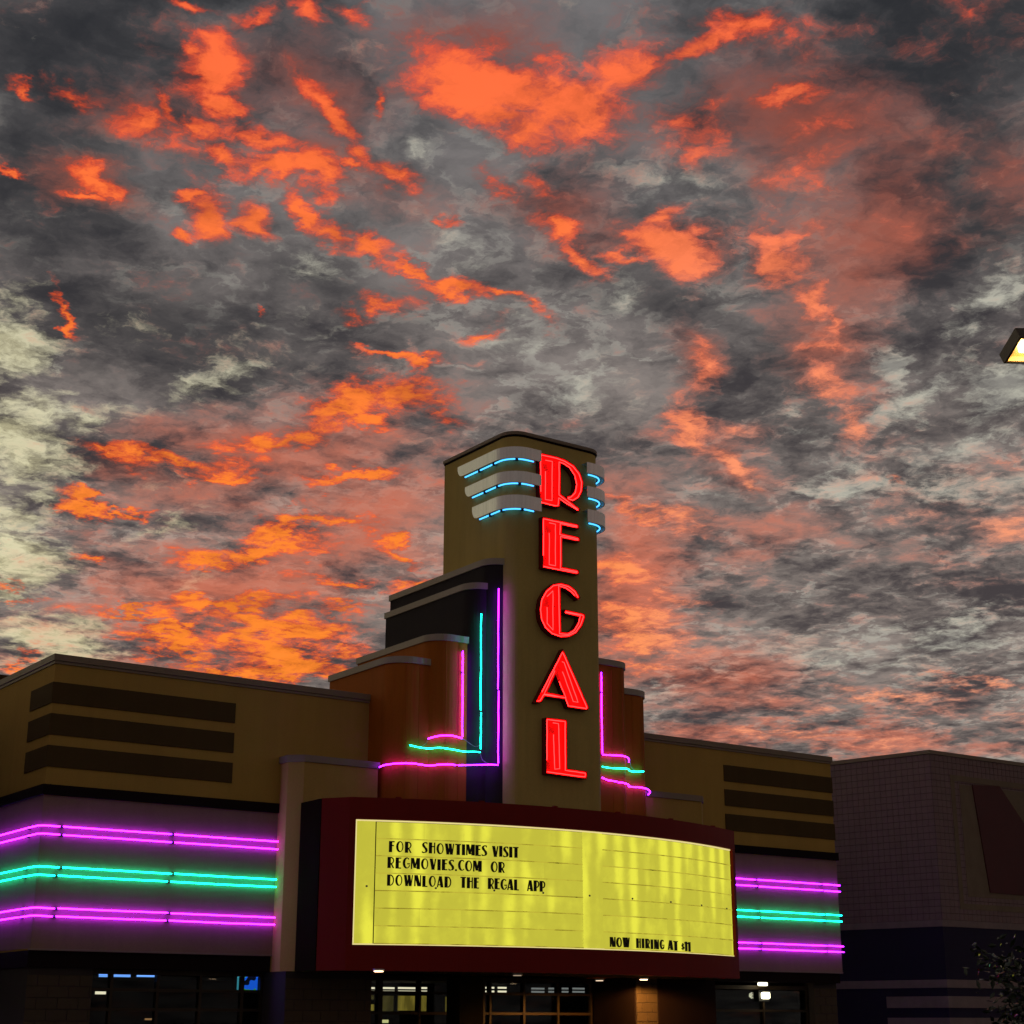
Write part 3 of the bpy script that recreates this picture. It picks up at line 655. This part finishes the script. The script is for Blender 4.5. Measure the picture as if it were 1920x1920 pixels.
# ------------------------------------------------------------------ wrap-round metal fins with blue neon underneath
def fin_path(s, o, yend, uend):
    """plan path round the tower corner at distance o from the wall: from the side face (yend) to the front (uend from centre)"""
    r = TWR_R+o; cx, cy = TWR_HW-TWR_R, TWR_Y+TWR_R
    p = [(TWR_HW+o, y) for y in [yend, yend-.03, yend-.07, yend-.12, yend-.18, yend-.25]+list(np.linspace(yend-.3, cy, 4))]
    p += [(cx+r*math.cos(a), cy+r*math.sin(a)) for a in np.linspace(0, -PI/2, 11)[1:]]
    p += [(u, TWR_Y-o) for u in np.linspace(cx, uend, 4)[1:]]
    return [(XC+s*u, y) for u, y in p]
def fin(s, zb, h, yend, uend, label):
    side = 'left' if s < 0 else 'right'
    t = thing('tower_fin', label, 'metal fin', (XC+s*TWR_HW, 28.3, zb), 'metal fins round the tower top')
    O = .20
    po = fin_path(s, O, yend, uend); pi = fin_path(s, O-.02, yend, uend); pw = fin_path(s, .004, yend, uend)
    n = len(po); v = []; f = []
    cut = [(.35, .62, .82, .94, .99)[i] if i < 5 else 1. for i in range(n)]   # rounded lower corner at the far end
    for i in range(n):
        z0 = zb+h*(1-cut[i])
        v += [(*po[i], z0), (*po[i], zb+h), (*pi[i], zb+h), (*pi[i], z0)]
    for i in range(n-1):
        a = i*4; b = a+4
        for k in range(4): f.append((a+k, a+(k+1) % 4, b+(k+1) % 4, b+k))
    f += [(3, 2, 1, 0), tuple((n-1)*4+k for k in range(4))]
    sh = mesh('shell', v, f, STEEL, t)
    for p in sh.data.polygons: p.use_smooth = False
    v = []; f = []
    for i in range(n): v += [(*pi[i], zb+h-.015), (*pw[i], zb+h-.015), (*pw[i], zb+h-.001), (*pi[i], zb+h-.001)]
    for i in range(n-1):
        a = i*4; b = a+4
        for k in range(4): f.append((a+k, a+(k+1) % 4, b+(k+1) % 4, b+k))
    f += [(3, 2, 1, 0), tuple((n-1)*4+k for k in range(4))]
    mesh('top_plate', v, f, STEEL, t)
    # blue tube in lengths, carried by dark clips
    path = [Vector((*q, zb+.012)) for q in fin_path(s, .075, yend-.10, uend+.10)]
    L = [0.]
    for a, b in zip(path[:-1], path[1:]): L.append(L[-1]+(b-a).length)
    def at(d):
        for i in range(len(L)-1):
            if d <= L[i+1]+1e-9: return path[i].lerp(path[i+1], (d-L[i])/(L[i+1]-L[i]))
        return path[-1]
    cuts = [0, .27, .52, .80, 1.] if s < 0 else [0, .4, 1.]
    for a, b in zip(cuts[:-1], cuts[1:]):
        d0, d1 = a*L[-1]+.03, b*L[-1]-.03
        tube('neon_tube', [at(d0+(d1-d0)*k/10) for k in range(11)], .017, BLUE, t, 7)
    for c in cuts[1:-1]:
        q = at(c*L[-1]); box('clip', q.x-.03, q.x+.03, q.y-.03, q.y+.03, zb-.03, zb+.06, DARKST, t)
for zb, h, ye, nm in ((13.755, .265, 29.76, 'top'), (13.18, .265, 29.45, 'middle'), (12.585, .305, 29.15, 'bottom')):
    fin(-1, zb, h, ye, .61, 'curved aluminium fin with blue neon, %s of three left of the red R' % nm)
    fin(1, zb, h, ye, .69, 'curved aluminium fin with blue neon, %s of three right of the red R' % nm)

# ------------------------------------------------------------------ neon on the tiers
def tier_line(upts):
    """plan points along the stepped tier fronts, u measured from the centre line, hugging each face"""
    return upts
def hook(p, q, d=.05):
    return p
def neon(label, group, s, segs, mat, cables=(), r=.0115):
    a = segs[0][0]
    t = thing('neon_light', label, 'neon light', (XC+s*a[0], a[1], min(p[2] for sg in segs for p in sg)), group)
    for sg in segs:
        tube('tube', [(XC+s*u, y, z) for u, y, z in sg], r, mat, t, 7)
        for u, y, z in ((sg[0], sg[-1])):          # dark-painted electrode turned back to the wall
            tube('electrode', [(XC+s*u, y+.004, z), (XC+s*u, y+.045, z)], r*.9, DARKST, t, 6)
    for c in cables: tube('cable', [(XC+s*u, y, z) for u, y, z in smooth_path(c, 5)], .007, CABLEM, t, 5)
    return t
def vertical(u, y, z0, z1, wob=.006): 
    n = 7; return [(u+random.uniform(-wob, wob), y, z0+(z1-z0)*k/n) for k in range(n+1)]
GRP = 'neon lines on the stepped tiers'
for s, nm in ((-1, 'left'), (1, 'right')):
    far = 'left of the tower' if s < 0 else 'right of the tower'
    # inner violet line beside the tower, running along the bottom out to the outermost tier
    iu = 1.46 if s < 0 else 1.66                 # on the right the inner ends run behind the tower
    hz1 = smooth_path([(3.66, 29.33, 6.84), (3.60, 29.18, 6.875), (3.371, 29.0, 6.905), (3.1, 28.91, 6.915), (2.85, 28.905, 6.905), (2.70, 28.86, 6.90), (2.55, 28.71, 6.915), (2.35, 28.645, 6.93), (2.2, 28.64, 6.925)], 5)
    seg2 = [(2.16, 28.62, 6.925), (1.95, 28.42, 6.925), (1.62, 28.16, 6.93), (1.46, 28.145, 6.935)] if s < 0 else [(2.16, 28.63, 6.94), (1.9, 28.63, 6.95), (1.72, 28.62, 6.99)]
    segs = [hz1, seg2] + ([vertical(1.455, 28.145, 6.97, 8.52), vertical(1.465, 28.145, 8.56, 10.78)] if s < 0 else [])
    neon('long violet neon line lowest on the tiers, %s' % far, GRP, s, segs, PURPLE)
    hz = [(3.19, 28.91, 7.29), (2.95, 28.905, 7.265), (2.74, 28.86, 7.255), (2.56, 28.715, 7.27), (2.3, 28.64, 7.25), (2.0, 28.63, 7.23)]
    hz = smooth_path(hz + ([(1.88, 28.45, 7.215), (1.745, 28.395, 7.21)] if s < 0 else [(1.74, 28.63, 7.24)]), 5)
    segs = [hz] + ([vertical(1.735, 28.395, 7.28, 8.06), vertical(1.745, 28.395, 8.11, 10.23)] if s < 0 else [])
    cab = [[(2.75, 28.86, 7.46), (2.80, 28.89, 7.36), (2.92, 28.90, 7.28)]] + ([[(1.75, 28.39, 7.20), (1.70, 28.38, 7.05), (1.66, 28.2, 6.95)], [(2.03, 28.62, 7.5), (1.92, 28.42, 7.34), (1.84, 28.38, 7.32), (1.75, 28.39, 7.38)]] if s < 0 else [])
    neon('green neon line between the violet ones, %s' % far, GRP, s, segs, GREEN, cables=cab)
    vu = 2.045 if s < 0 else 1.76
    hz = smooth_path([(2.74, 28.90, 7.465), (2.69, 28.83, 7.49), (2.55, 28.705, 7.525), (2.30, 28.64, 7.54), (vu, 28.64, 7.51)], 5)
    neon('short violet neon line, highest of the three, %s' % far, GRP, s,
         [hz, vertical(vu, 28.64, 7.54, 8.92), vertical(vu+.005, 28.64, 8.95, 9.40)], PURPLE)

# ------------------------------------------------------------------ paired neon rows on the wings
NAMES = {0: 'upper violet', 1: 'green', 2: 'lower violet'}
for s, nm, zz, ends in ((-1, 'left', ((5.235, 5.085), (4.485, 4.335), (3.745, 3.602)), (XC-15.64, XC-13.30, XC-11.03)), (1, 'right', ((5.12, 4.965), (4.37, 4.216), (3.604, 3.465)), (27.80-XC, 28.84-XC, 31.13-XC))):
    xo = (XC-WL) if s < 0 else (WR-XC)
    for k, pair in enumerate(zz):
        t = thing('neon_light', 'paired %s neon tubes along the %s wing, wrapping its outer corner' % (NAMES[k], nm), 'neon light', (XC+s*(xo-2), 29.86, pair[1]), 'paired neon rows on the wings')
        for z in pair:
            y = 29.942; dj = random.uniform(-.05, .05)
            e0, e1, e2 = ends[0], ends[1]+dj, ends[2]+dj
            segs = [[(e0, y, z), (e1-.03 if s > 0 else e1+.03, y, z)], [(e1+(.03 if s > 0 else -.03), y, z), (e2-(.03 if s > 0 else -.03), y, z)]]
            if s < 0:
                segs = [[(e0, y, z), (e1+.03, y, z)], [(e1-.03+.0, y, z), (e2+.0, y, z)]]
                segs = [[(XC-e0 if False else e0, y, z), (e1, y, z)], [(e1+.06, y, z), (e2-.03, y, z)], [(e2+.03, y, z), (xo-.02, y, z), (xo+.065, y+.085, z), (xo+.065, 30.55, z)], [(xo+.065, 30.60, z), (xo+.065, 33.4, z)], [(xo+.065, 33.46, z), (xo+.065, 36.6, z)]]
            else:
                segs = [[(e0, y, z), (e1-.03, y, z)], [(e1+.03, y, z), (e2-.02, y, z)], [(e2+.02, y-.005, z), (xo+.04, y-.005, z), (xo+.075, y+.06, z), (xo+.075, 30.6, z)], [(xo+.075, 30.66, z), (xo+.075, 33.5, z)]]
            for sg in segs:
                N = []
                for a, b in zip(sg[:-1], sg[1:]):
                    m_ = max(1, int(abs(b[0]-a[0])/.8)); N += [tuple(a[i]+(b[i]-a[i])*j/m_ for i in range(3)) for j in range(m_)]
                N.append(sg[-1])
                N = [(u, yy, z_+random.uniform(-.004, .004)) for u, yy, z_ in N]
                tube('tube', [(XC+s*u, yy, z_) for u, yy, z_ in N], .0125, GREEN if k == 1 else PURPLE, t, 7)
                for u, yy, z_ in (sg[0], sg[-1]):
                    d = Vector((0, .045, 0)) if yy < 30 else Vector((-s*.055, 0, 0))
                    tube('electrode', [(XC+s*u, yy, z_), (XC+s*u+d.x, yy+d.y, z_-.012)], .017, DARKST, t, 6)

# ------------------------------------------------------------------ lamps at the entrance
WARM = emit('warm_lamp', (1., .62, .34), 9.)
def downlight(px_, py_, label, power=0., sc=1.):
    x, y, z = atZ(px_, py_, 2.68)
    t = thing('downlight', label, 'downlight', (x, y, 2.66), 'downlights in the marquee soffit')
    ring_ = [(x+.11*math.cos(a), y+.11*math.sin(a)) for a in np.linspace(0, 2*PI, 17)[:-1]]
    prism('trim_ring', ring_, 2.655, 2.688, STEEL, t)
    disc = [(x+.085*math.cos(a), y+.085*math.sin(a)) for a in np.linspace(0, 2*PI, 17)[:-1]]
    prism('lens', disc, 2.640, 2.654, WARM if power else emit('dim_lamp', (1., .75, .5), sc), t)
    if power:
        l = bpy.data.lights.new('lamp', 'SPOT'); l.energy = power; l.color = (1., .44, .09); l.spot_size = math.radians(172); l.spot_blend = .2; l.shadow_soft_size = .06
        o = bpy.data.objects.new('lamp', l); o.location = (x, y, 2.63); link(o, t)
downlight(710, 1818, 'lit soffit downlight nearest the left end of the marquee', 3.)
downlight(970, 1826, 'faint soffit downlight left of the entrance doors', 0., .35)
downlight(1124, 1836, 'soffit downlight over the brown door post', 0., 1.2)
downlight(1207, 1834, 'brightest soffit downlight, washing the block pier orange', 500.)
# bulkhead lamp under the right wing
x, y, z = (float(q) for q in atY(1432, 1866, 30.36))
BULK = thing('bulkhead_lamp', 'glowing bulkhead lamp on the shopfront under the right wing', 'lamp', (x, y, z), )
LAMPW = emit('lamp_glass', (1., .93, .62), 5.)
box('back_plate', x-.17, x+.17, y-.01, y+.03, z-.14, z+.12, DARKST, BULK)
box('lens', x-.12, x+.12, y-.12, y-.012, z-.09, z+.07, LAMPW, BULK, bevel=.035)
box('hood', x-.14, x+.14, y-.13, y-.012, z+.072, z+.092, DARKST, BULK)
l = bpy.data.lights.new('lamp', 'POINT'); l.energy = 4; l.color = (1, .9, .6); l.shadow_soft_size = .08
o = bpy.data.objects.new('lamp', l); o.location = (x, y-.22, z); link(o, BULK)
x, y, z = (float(q) for q in atZ(1430, 1846, 2.69))
CL = thing('ceiling_reflection', 'bulkhead lamp reflection on the ceiling under the right wing, built as a glowing box', 'lamp', (29.0, 30.2, 2.6))  # reflection of the bulkhead lamp, made as a glowing box
x, y, z = (float(q) for q in atY(1430, 1846, 30.2))
box('body', x-.13, x+.13, y-.08, y+.08, z+.05, 2.699, DARKST, CL); box('lens', x-.11, x+.11, y-.07, y+.07, z-.03, z+.049, LAMPW, CL, bevel=.02)  # dark box and glowing box standing in for the bulkhead lamp reflection
box('header_plate', XC+5.7, 30.6, 30.40, 30.43, 2.56, 2.615, STEEL, CIN)

# ------------------------------------------------------------------ lobby lights and screens seen through the glass
COOL = emit('cool_cove_light', (.16, .38, 1.), 1.6); WHITE = emit('white_cove_light', (1., .86, .62), 1.3); DIMW = emit('dim_cove_light', (.5, .5, .5), .45)
def strip(px0, px1, py, Y, mat, label, group, th=.022):
    a = atY(px0, py, Y); b = atY(px1, py, Y)
    t = thing('strip_light', label, 'strip light', (float(a[0]), Y, float(a[2])-.02), group)
    box('tube', float(a[0]), float(b[0]), Y-.02, Y+.02, float(a[2])-th, float(a[2])+th, mat, t)
    box('housing', float(a[0])-.03, float(b[0])+.03, Y+.021, Y+.07, float(a[2])-th-.01, float(a[2])+th+.01, DARKST, t)
YL = 36.5
k = 0
for a, b in ((686, 702), (715, 739), (747, 778), (787, 800)):
    for py, w in ((1852.5, 'upper'), (1859, 'lower')):
        strip(a, b, py, YL, WHITE, '%s white strip light of the %s pair left of the dark column' % (w, ('first', 'second', 'third', 'fourth')[k//2]), 'white lobby strip lights'); k += 1
k = 0
for a, b in ((908, 912), (919, 926), (934, 949)):
    for py, w in ((1852, 'upper'), (1859, 'lower')):
        strip(a, b, py, YL, WHITE, '%s white strip light of the %s pair right of the dark column' % (w, ('first', 'second', 'third')[k//2]), 'white lobby strip lights'); k += 1
k = 0
for a, b in ((997, 1020), (1029, 1038), (1054, 1065), (1074, 1099)):
    for py, w in ((1853.5, 'upper'), (1859.5, 'lower')):
        strip(a, b, py, YL, DIMW, '%s dim strip light of the %s pair behind the entrance doors' % (w, ('first', 'second', 'third', 'fourth')[k//2]), 'dim lobby strip lights'); k += 1
k = 0
for a, b in ((186, 201), (214, 244), (257, 289)):
    for py, w in ((1826, 'upper'), (1830, 'lower')):
        strip(a, b, py, 30.9, COOL, '%s blue strip light of the %s pair under the left wing' % (w, ('first', 'second', 'third')[k//2]), 'blue lobby strip lights', .016); k += 1
strip(179, 198, 1861.5, YL, WHITE, 'single small cream light left in the shopfront under the left wing', 'white lobby strip lights', .03)
strip(272, 285, 1911, YL, emit('red_amber', (1., .5, .2), .35), 'dim amber light low in the shopfront under the left wing', 'white lobby strip lights', .02)
def board(px0, px1, py0, py1, Y, mat, label, cat='lit panel', name='menu_board', group='lit boards in the lobby'):
    a = atY(px0, py0, Y); b = atY(px1, py1, Y)
    t = thing(name, label, cat, (float(a[0]), Y, float(b[2])), group)
    box('screen', float(a[0]), float(b[0]), Y-.01, Y, float(b[2]), float(a[2]), mat, t)
    box('frame', float(a[0])-.04, float(b[0])+.04, Y+.001, Y+.05, float(b[2])-.04, float(a[2])+.04, DARKST, t)
    return t
def boardmat(name, c, s):
    mt, nt, out = newmat(name); e = nt.nodes.new('ShaderNodeEmission'); nt.links.new(e.outputs[0], out.inputs[0])
    n = noise3(pos3(nt, 3, 1, .6), 2.0, 3); setin(e.inputs[0], mixc(sstep(n, .35, .7), tuple(q*.45 for q in c), c)); e.inputs[1].default_value = s; return mt
YB = boardmat('lit_yellow_board', (.26, .19, .03), 1.); YB2 = boardmat('dim_yellow_board', (.07, .055, .015), 1.)
for i, (a, b, c, d, mt) in enumerate(((683, 701, 1866, 1874, YB2), (682, 701, 1883, 1895, YB), (713, 737, 1867, 1896, YB2), (746, 777, 1867, 1895, YB), (787, 799, 1867, 1896, YB), (835, 846, 1869, 1897, YB), (855, 861, 1869, 1897, YB))):
    board(a, b, c, d, 36.9, mt, '%s from the left of the seven lit yellow boards behind the doors' % ('first', 'second', 'third', 'fourth', 'fifth', 'sixth', 'last')[i])
board(715, 728, 1912, 1918, 36.4, emit('cream_lamp', (1., .9, .4), .8), 'small cream lit panel low behind the left doors')
# television: blue and green picture
def tvmat():
    mt, nt, out = newmat('screen_picture'); e = nt.nodes.new('ShaderNodeEmission'); nt.links.new(e.outputs[0], out.inputs[0])
    n = noise3(vmath('ADD', pos3(nt), (.4, 0, 2.2)), 4.5, 1, .4)
    c = mixc(sstep(n, .38, .40), lin(10, 14, 30), lin(28, 96, 235)); c = mixc(sstep(n, .52, .535), c, lin(60, 150, 10))
    setin(e.inputs[0], c); e.inputs[1].default_value = 1.; return mt
TVM = tvmat()
board(459, 491, 1831, 1857, 30.50, TVM, 'wall screen showing a blue and green picture under the left wing', 'screen', 'television', 'screens under the left wing')
board(445, 450, 1831, 1857, 30.52, emit('screen_edge', lin(60, 150, 170), .9), 'narrow slice of a second screen beside the blue one', 'screen', 'television', 'screens under the left wing')

# ------------------------------------------------------------------ neighbouring block building
NX, NY = 40.99, 34.49
NB = thing('brick_building', 'plum block building with navy band and red panel beside the cinema', 'building', (NX, NY, 0))
az = math.radians(-12.0); dl = Vector((math.sin(az), math.cos(az))); LN = 17.
p_c = Vector((NX, NY)); p_l = p_c+dl*LN; p_r = Vector((NX+30, NY)); p_b = p_r+Vector((0, 20))
nl = Vector((-dl.y, dl.x))                       # outward normal of the angled left side
def nprism(name, z0, z1, mat, parent, o=0.):
    k = o; c = p_c+nl*k+Vector((0, -k)); a = p_l+nl*k; r = p_r+Vector((0, -k))
    c = Vector((NX-k*1.05, NY-k))
    return prism(name, [tuple(a), tuple(c), tuple(r), tuple(p_b)], z0, z1, mat, parent)
core = nprism('wall', 4.80, 9.95, JOINT, NB)
nprism('coping', 9.951, 10.07, COPING_D, NB, .05)
nprism('stone_band', 4.60, 4.799, STONE, NB, .03)
nvb = nprism('navy_wall', 3.02, 4.599, NAVY, NB, .012)
nprism('stone_band', 2.78, 3.019, STONE, NB, .04)
nlow = nprism('lower_wall', 0, 2.779, NAVY, NB, .012)
for z0, z1 in ((2.19, 2.53), (1.55, 1.90), (.9, 1.25)):
    k = .05
    prism('stone_panel', [tuple(p_c+dl*2.1+nl*k), (NX-k*1.05, NY-k), (NX+3.05, NY-k), (NX+3.05, NY+.1), tuple(p_c+dl*.3+Vector((.3, .1))), tuple(p_c+dl*2.1-nl*.1)], z0, z1, STONE, nlow)
# block courses; the ones that show largest are blocks of their own, the rest one joined field
allb = courses(core, tuple(p_c+dl*10.3), tuple(p_c), 9.95, tuple(nl), rows=26, mat=BLOCKB, z0=4.80, bh=.206, bl=.206, proud=.014, stack=True)
allb += courses(core, tuple(p_c), (NX+7.2, NY), 9.95, (0, -1), rows=26, mat=BLOCKB, z0=4.80, bh=.206, bl=.206, proud=.014, stack=True)
allb.sort(key=lambda o: (Vector(o.location)-Vector((NX, NY, 7.4))).length)
rest = allb[300:]
v = []; f = []
for o in rest:
    i = len(v); M_ = Matrix.Translation(o.location) @ Matrix.Rotation(o.rotation_euler.z, 4, 'Z')
    v += [tuple(M_ @ q.co) for q in o.data.vertices]; f += [tuple(i+k for k in p.vertices) for p in o.data.polygons]
    bpy.data.objects.remove(o)
far = mesh('block_field', v, f, BLOCKB, core); far['kind'] = 'stuff'
# framed field with the big red diagonal panel
LBLK = paint('tan_block', (.20, .145, .085), var=.4, scale=2.5, bump=.4, bscale=25)
Pn = lambda cx_, cy_: tuple(np.array(atY(1300+cx_/3.0968, 1360+cy_/3.0968, NY-.03))[[0, 2]])
def npoly(name, l, y0, y1, mat, parent):
    q = [Pn(*p) for p in l]
    if signed(q) < 0: q = q[::-1]
    return wallprism(name, q, y0, y1, mat, parent)
x0, z1 = Pn(1490, 285); xi, zi = Pn(1545, 340); _, z0 = Pn(1560, 1030); _, z00 = Pn(1520, 1060)
REDP = paint('dark_red_panel', (.075, .006, .006), rough=.5, bump=0)
box('frame_strip', x0, NX+12, NY-.030, NY-.001, z1-.19, z1, LBLK, NB); box('frame_strip', x0, x0+.19, NY-.030, NY-.001, 5.15, z1-.191, LBLK, NB); box('frame_strip', x0+.191, NX+12, NY-.030, NY-.001, 5.15, 5.33, LBLK, NB)
xa, za = Pn(1560, 345); 
box('inner_field', x0+.42, NX+11.4, NY-.026, NY-.001, 5.55, za, LBLK, NB)
npoly('red_panel', [(1616, 345), (1775, 355), (1920, 575), (2060, 800), (2060, 1000), (1722, 972)], NY-.06, NY-.027, REDP, NB)

# ------------------------------------------------------------------ car park lamp standard
LP = thing('street_lamp', 'car park lamp with lit shoebox head at the right edge of the sky', 'street lamp', (0, 0, 0))
hx, hy, hz = (float(q) for q in atZ(1896, 655, 8.6))
side = Vector((math.cos(YAW+.13), -math.sin(YAW+.13), 0)); fw = Vector((side.y*-1, side.x, 0))
fw = Vector((math.sin(YAW+.13), math.cos(YAW+.13), 0))
A = Vector((hx, hy, 8.6))
ux = (side*.93+fw*.38).normalized(); ux = (ux+Vector((0, 0, .10))).normalized()
uz = (Vector((0, 0, math.cos(.42)))+fw*math.sin(.42)); uz = (uz-ux*uz.dot(ux)).normalized(); uy = uz.cross(ux)
def hb(a0, a1, b0, b1, z0, z1):                  # box in the head's own axes, a along the arm, b across
    V = [A+ux*a+uy*b+uz*(z-8.6) for z in (z0, z1) for a, b in ((a0, b0), (a1, b0), (a1, b1), (a0, b1))]
    return [tuple(q) for q in V], [(0, 3, 2, 1), (4, 5, 6, 7), (0, 1, 5, 4), (1, 2, 6, 5), (2, 3, 7, 6), (3, 0, 4, 7)]
BZ = paint('bronze_lamp_paint', (.10, .075, .05), rough=.5, bump=0)
AMB = paint('lamp_reflector', (.75, .50, .20), rough=.35, bump=0, metallic=.4)
HW, HL, HT = .20, .52, .20
# open-bottomed housing
for q in (hb(0, HL, -HW, HW, 8.70, 8.72), hb(0, .02, -HW, HW, 8.585, 8.70), hb(HL-.02, HL, -HW, HW, 8.585, 8.70), hb(.021, HL-.021, -HW, -HW+.02, 8.585, 8.70), hb(.021, HL-.021, HW-.02, HW, 8.585, 8.70)):
    mesh('housing', *q, BZ, LP)
mesh('reflector', *hb(.03, HL-.03, -HW+.03, HW-.03, 8.66, 8.69), AMB, LP)
for q in (hb(.022, .034, -HW+.022, HW-.022, 8.59, 8.66), hb(.04, HL-.04, HW-.034, HW-.022, 8.59, 8.66), hb(.04, HL-.04, -HW+.022, -HW+.034, 8.59, 8.66)):
    mesh('reflector', *q, AMB, LP)
BULB = emit('sodium_lamp', (1., .80, .46), 22.)
pb = [A+ux*(.12+.28*k/5)+uz*.015 for k in range(6)]
tube('bulb', pb, .045, BULB, LP, 10)
mesh('arm', *hb(HL, HL+.55, -.04, .04, 8.60, 8.68), BZ, LP)
pc = A+ux*(HL+.62); pc.z = 8.6
tube('pole', [(pc.x, pc.y, .6), (pc.x, pc.y, 4.5), (pc.x, pc.y, 8.80)], .085, BZ, LP, 14)
tube('base', [(pc.x, pc.y, 0.0), (pc.x, pc.y, .62)], .26, CONC, LP, 20)
l = bpy.data.lights.new('lamp', 'SPOT'); l.energy = 150; l.color = (1., .80, .50); l.spot_size = math.radians(130); l.spot_blend = .5; l.shadow_soft_size = .12
o = bpy.data.objects.new('lamp', l); o.location = A+ux*.31+Vector((0, 0, -.10)); link(o, LP)

# ------------------------------------------------------------------ small trees
def leafmat():
    mt, nt, out = newmat('leaf')
    b = nt.nodes.new('ShaderNodeBsdfPrincipled'); b.inputs['Roughness'].default_value = .25
    n = noise3(pos3(nt), 3.0, 3); setin(b.inputs['Base Color'], mixc(n, (.006, .011, .004), (.022, .034, .012)))
    nt.links.new(b.outputs[0], out.inputs[0]); return mt
LEAF = leafmat(); BARK = paint('bark', (.06, .045, .035), bump=.8, bscale=30)
def tree(loc, h, rad, label, seed, leaves=4200, ls=.047, limbs=16, name='small_tree', tr_r=.055, low=.35):
    rnd = random.Random(seed); x, y = loc; big = rad/.85
    t = thing(name, label, 'tree', (x, y, 0), 'trees round the car park')
    v = []; f = []
    tube('trunk', [(x, y, 0), (x+.03, y, h*.25), (x-.02, y+.03, h*.5), (x, y, h*.85)], tr_r, BARK, t, 9)
    tips = []
    for k in range(limbs):
        a = rnd.uniform(0, 2*PI); z0 = h*rnd.uniform(low, .8); e = rnd.uniform(.1, 1.1); L_ = rad*rnd.uniform(.6, 1.1)*(1.15-.5*max(0, z0/h-.5))
        p0 = Vector((x, y, z0)); d = Vector((math.cos(a)*math.cos(e), math.sin(a)*math.cos(e), math.sin(e)))
        p1 = p0+d*L_*.5+Vector((0, 0, .05)); p2 = p0+d*L_
        tube('limb', [p0, p1, p2], tr_r*.25, BARK, t, 5); tips += [p1, p1.lerp(p2, .5), p2]
        for q in range(4):
            d2 = (d+Vector((rnd.uniform(-.7, .7), rnd.uniform(-.7, .7), rnd.uniform(-.3, .6)))).normalized(); tips.append(p1.lerp(p2, rnd.random())+d2*L_*.4)
    for k in range(leaves):
        c = rnd.choice(tips)+Vector((rnd.gauss(0, .13), rnd.gauss(0, .13), rnd.gauss(0, .10)))*big
        a = Vector((rnd.gauss(0, 1), rnd.gauss(0, 1), rnd.gauss(0, .6))).normalized(); b = a.cross(Vector((rnd.gauss(0, 1), rnd.gauss(0, 1), rnd.gauss(0, 1)))).normalized(); nn = a.cross(b)
        l_ = rnd.uniform(.75, 1.25)*ls; w = l_*.42; i = len(v)
        v += [c-a*l_, c+b*w+nn*.006, c+a*l_, c-b*w+nn*.006, c-a*l_*.1]; f += [(i, i+1, i+4), (i+1, i+2, i+4), (i+2, i+3, i+4), (i+3, i, i+4)]
    mesh('crown', v, f, LEAF, t)
    return t
c = dep(2035, 1900, 15.5); tree((float(c[0]), float(c[1])), 2.2, .85, 'dark leafy small tree with lit leaf tips, bottom right corner', 3, 5200, .050)
tree((8.25, 33.0), 8.6, 1.55, 'tall dark tree enlarged to shade the end of the left wing, its leaves touching the left picture edge', 5, 14000, .085, 46, 'shading_tree', .14, .12)  # leaf tips show; height and crown enlarged to darken the wing end wall
tree((7.9, 36.4), 8.9, 1.7, 'unseen tall tree added behind the other one to shade the end of the left wing', 8, 12000, .085, 42, 'shading_tree', .14, .12)  # out of view, added to keep sky light off the wing end wall

for o in bpy.data.objects:
    if '_o' in o: del o['_o']
